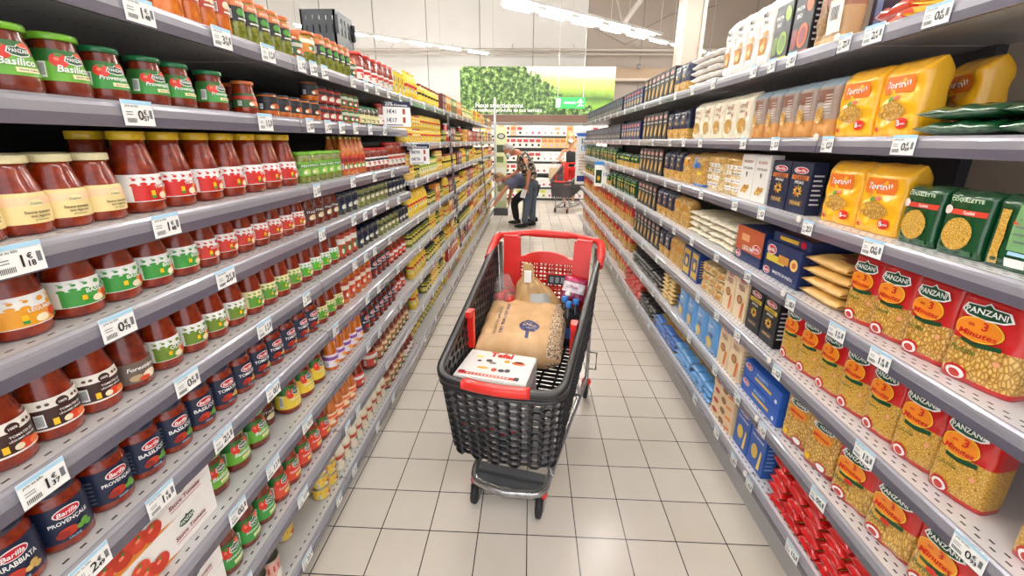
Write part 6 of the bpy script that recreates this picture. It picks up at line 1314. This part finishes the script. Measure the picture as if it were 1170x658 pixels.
# bending man
pb = tag(link('person', None, None, (-.2, 8.1, 0)), 'bending person in blue-grey polo and black trousers reaching into left shelf', 'person')
o3 = (-.2, 8.0, 0)
W = lambda l: [((p[0] - o3[0], p[1] - o3[1], p[2]), r) for p, r in l]
bj = [((.02, 8.02, .72), .085), ((-.14, 8.0, .80), .085), ((-.30, 7.98, .86), .085), ((-.42, 7.96, .88), .055), ((-.49, 7.95, .88), .052),
      ((-.34, 7.82, .82), .045), ((-.50, 7.74, .62), .042), ((-.64, 7.68, .42), .03), ((-.32, 8.14, .82), .052), ((-.36, 8.16, .60), .042), ((-.40, 8.1, .42), .03),
      ((.0, 7.93, .66), .09), ((-.30, 7.88, .44), .065), ((-.24, 7.9, .09), .045), ((.06, 8.11, .64), .09), ((-.06, 8.14, .36), .065), ((.10, 8.14, .09), .045)]
be = [(0, 1), (1, 2), (2, 3), (3, 4), (2, 5), (5, 6), (6, 7), (2, 8), (8, 9), (9, 10), (0, 11), (11, 12), (12, 13), (0, 14), (14, 15), (15, 16)]
hand(None, (-.64, 7.68, .42), (-.7, -.15, -.7), (0, -1, 0), SKINP, bj, be, 7); hand(None, (-.40, 8.1, .42), (0, 0, -1), (0, -1, 0), SKINP, bj, be, 10)
skin('body', W(bj), be, SKINP, pb)
skin('shirt', W([((.02, 8.02, .74), .16), ((-.14, 8.0, .81), .175), ((-.30, 7.98, .86), .185), ((-.395, 7.96, .88), .1), ((-.34, 7.81, .81), .085), ((-.42, 7.77, .71), .068), ((-.32, 8.14, .81), .07), ((-.34, 8.15, .68), .058)]), [(0, 1), (1, 2), (2, 3), (2, 4), (4, 5), (2, 6), (6, 7)], mat('polo_blue_grey', '#6a7088', .75), pb)
skin('trousers', W([((.02, 8.02, .70), .13), ((.0, 7.93, .65), .105), ((-.30, 7.88, .44), .085), ((-.24, 7.9, .07), .06), ((.06, 8.11, .63), .105), ((-.06, 8.14, .36), .085), ((.10, 8.14, .07), .06)]), [(0, 1), (1, 2), (2, 3), (0, 4), (4, 5), (5, 6)], mat('trousers_black', '#17181c', .8), pb)
head((-.565 + .2, 7.94 - 8.0, .85), (-.7, -.3, -.8), (-.6, 0, .8), SKINP, noisy('sandy_hair', ['#5a4228', '#8a6a44', '#a88a60'], 60, .7), pb)
shoe((-.23 + .2, -.1, 0), (-1, 0), INK, pb); shoe((.30, .14, 0), (-1, 0), INK, pb)
# woman with trolley
pw = tag(link('person', None, None, (.98, 10.6, 0)), 'blonde person in black sleeveless top and face mask pushing grey trolley', 'person')
bj = [((0, 0, .92), .085), ((0, .01, 1.08), .075), ((-.01, .02, 1.28), .075), ((-.01, 0, 1.43), .05), ((-.02, -.02, 1.50), .048),
      ((-.17, 0, 1.34), .045), ((-.30, -.06, 1.12), .036), ((-.20, -.25, 1.05), .027), ((.15, 0, 1.34), .045), ((.26, -.06, 1.12), .036), ((.18, -.28, 1.05), .027),
      ((-.09, 0, .86), .085), ((-.10, -.02, .48), .055), ((-.10, .02, .09), .038), ((.09, 0, .86), .085), ((.10, -.02, .48), .055), ((.10, .05, .09), .038)]
be = [(0, 1), (1, 2), (2, 3), (3, 4), (2, 5), (5, 6), (6, 7), (2, 8), (8, 9), (9, 10), (0, 11), (11, 12), (12, 13), (0, 14), (14, 15), (15, 16)]
hand(None, (-.20, -.25, 1.05), (.1, -1, -.1), (1, 0, 0), SKINP, bj, be, 7, .8); hand(None, (.18, -.28, 1.05), (-.1, -1, -.1), (-1, 0, 0), SKINP, bj, be, 10, -.8)
skin('body', bj, be, SKINP, pw)
skin('top', [((0, 0, .90), .15), ((0, .01, 1.08), .135), ((-.01, .02, 1.26), .165), ((-.09, .01, 1.36), .06), ((.08, .01, 1.36), .06)], [(0, 1), (1, 2), (2, 3), (2, 4)], mat('top_black', '#141416', .8), pw)
skin('shorts', [((0, 0, .90), .13), ((-.09, 0, .82), .105), ((-.10, -.02, .58), .09), ((.09, 0, .82), .105), ((.10, -.02, .58), .09)], [(0, 1), (1, 2), (0, 3), (3, 4)], mat('shorts_dark', '#3a3432', .8), pw)
head((-.03, -.04, 1.60), (.15, -1, -.15), (0, 0, 1), SKINP, noisy('blonde_hair', ['#b08a4a', '#d8b878', '#ead8a8'], 50, .6), pw, 'long')
shoe((-.10, .02, 0), (-.2, -1), WHITE, pw); shoe((.10, .05, 0), (.1, -1), WHITE, pw)
mb = MB(); mb.bbox(.26, .1, .3, mat('tote_beige', '#cdb692', .7), .02); mb.tube([(-.07, 0, .3), (-.06, 0, .42), (.06, 0, .42), (.07, 0, .3)], .007, mat('tote_beige', '#cdb692', .7), 6)
tag(link('tote_bag', mb.mesh('tote_bag'), None, (.58, 10.42, .62), (0, 0, .3)), 'beige tote bag hanging at the elbow of the blonde person', 'bag')

# ------------------------------------------------------------------ camera, world
cam = bpy.data.cameras.new('Camera'); co = bpy.data.objects.new('Camera', cam); C.objects.link(co)
Fp, P_, Y_, Ro = 480.14, .2986, -.0402, .0091
cy, sy = math.cos(Y_), math.sin(Y_); cp, sp = math.cos(P_), math.sin(P_)
fw = Vector((sy * cp, cy * cp, -sp)); rt = Vector((cy, -sy, 0)); up = rt.cross(fw)
r2 = rt * math.cos(Ro) + up * math.sin(Ro); u2 = -rt * math.sin(Ro) + up * math.cos(Ro)
M = Matrix((r2, u2, -fw)).transposed().to_4x4(); M.translation = Vector((0, 0, 7.6857 * .2)); co.matrix_world = M
cam.sensor_width = 36; cam.lens = 36 * Fp / 1170; cam.shift_y = -(329 - 308.37) / 1170; cam.clip_start = .02
bpy.context.scene.camera = co
w = bpy.data.worlds.new('World'); bpy.context.scene.world = w; w.use_nodes = True
w.node_tree.nodes['Background'].inputs['Color'].default_value = (.93, .96, 1, 1); w.node_tree.nodes['Background'].inputs['Strength'].default_value = WORLD
vs_ = bpy.context.scene.view_settings; vs_.view_transform = 'Standard'; vs_.look = 'None'; vs_.exposure = EXPO; vs_.gamma = 1; vs_.use_curve_mapping = False
labs = {}
for o in C.objects:
    if o.parent is None and 'label' in o:
        labs.setdefault(o['label'], []).append(o.name)
        n_ = len(o['label'].split())
        if n_ > 16 or n_ < 4: print('LABELLEN', n_, o['label'])
print('DUPS', [(k, len(v)) for k, v in labs.items() if len(v) > 1][:20], 'things', sum(1 for o in C.objects if o.parent is None), 'objects', len(C.objects))
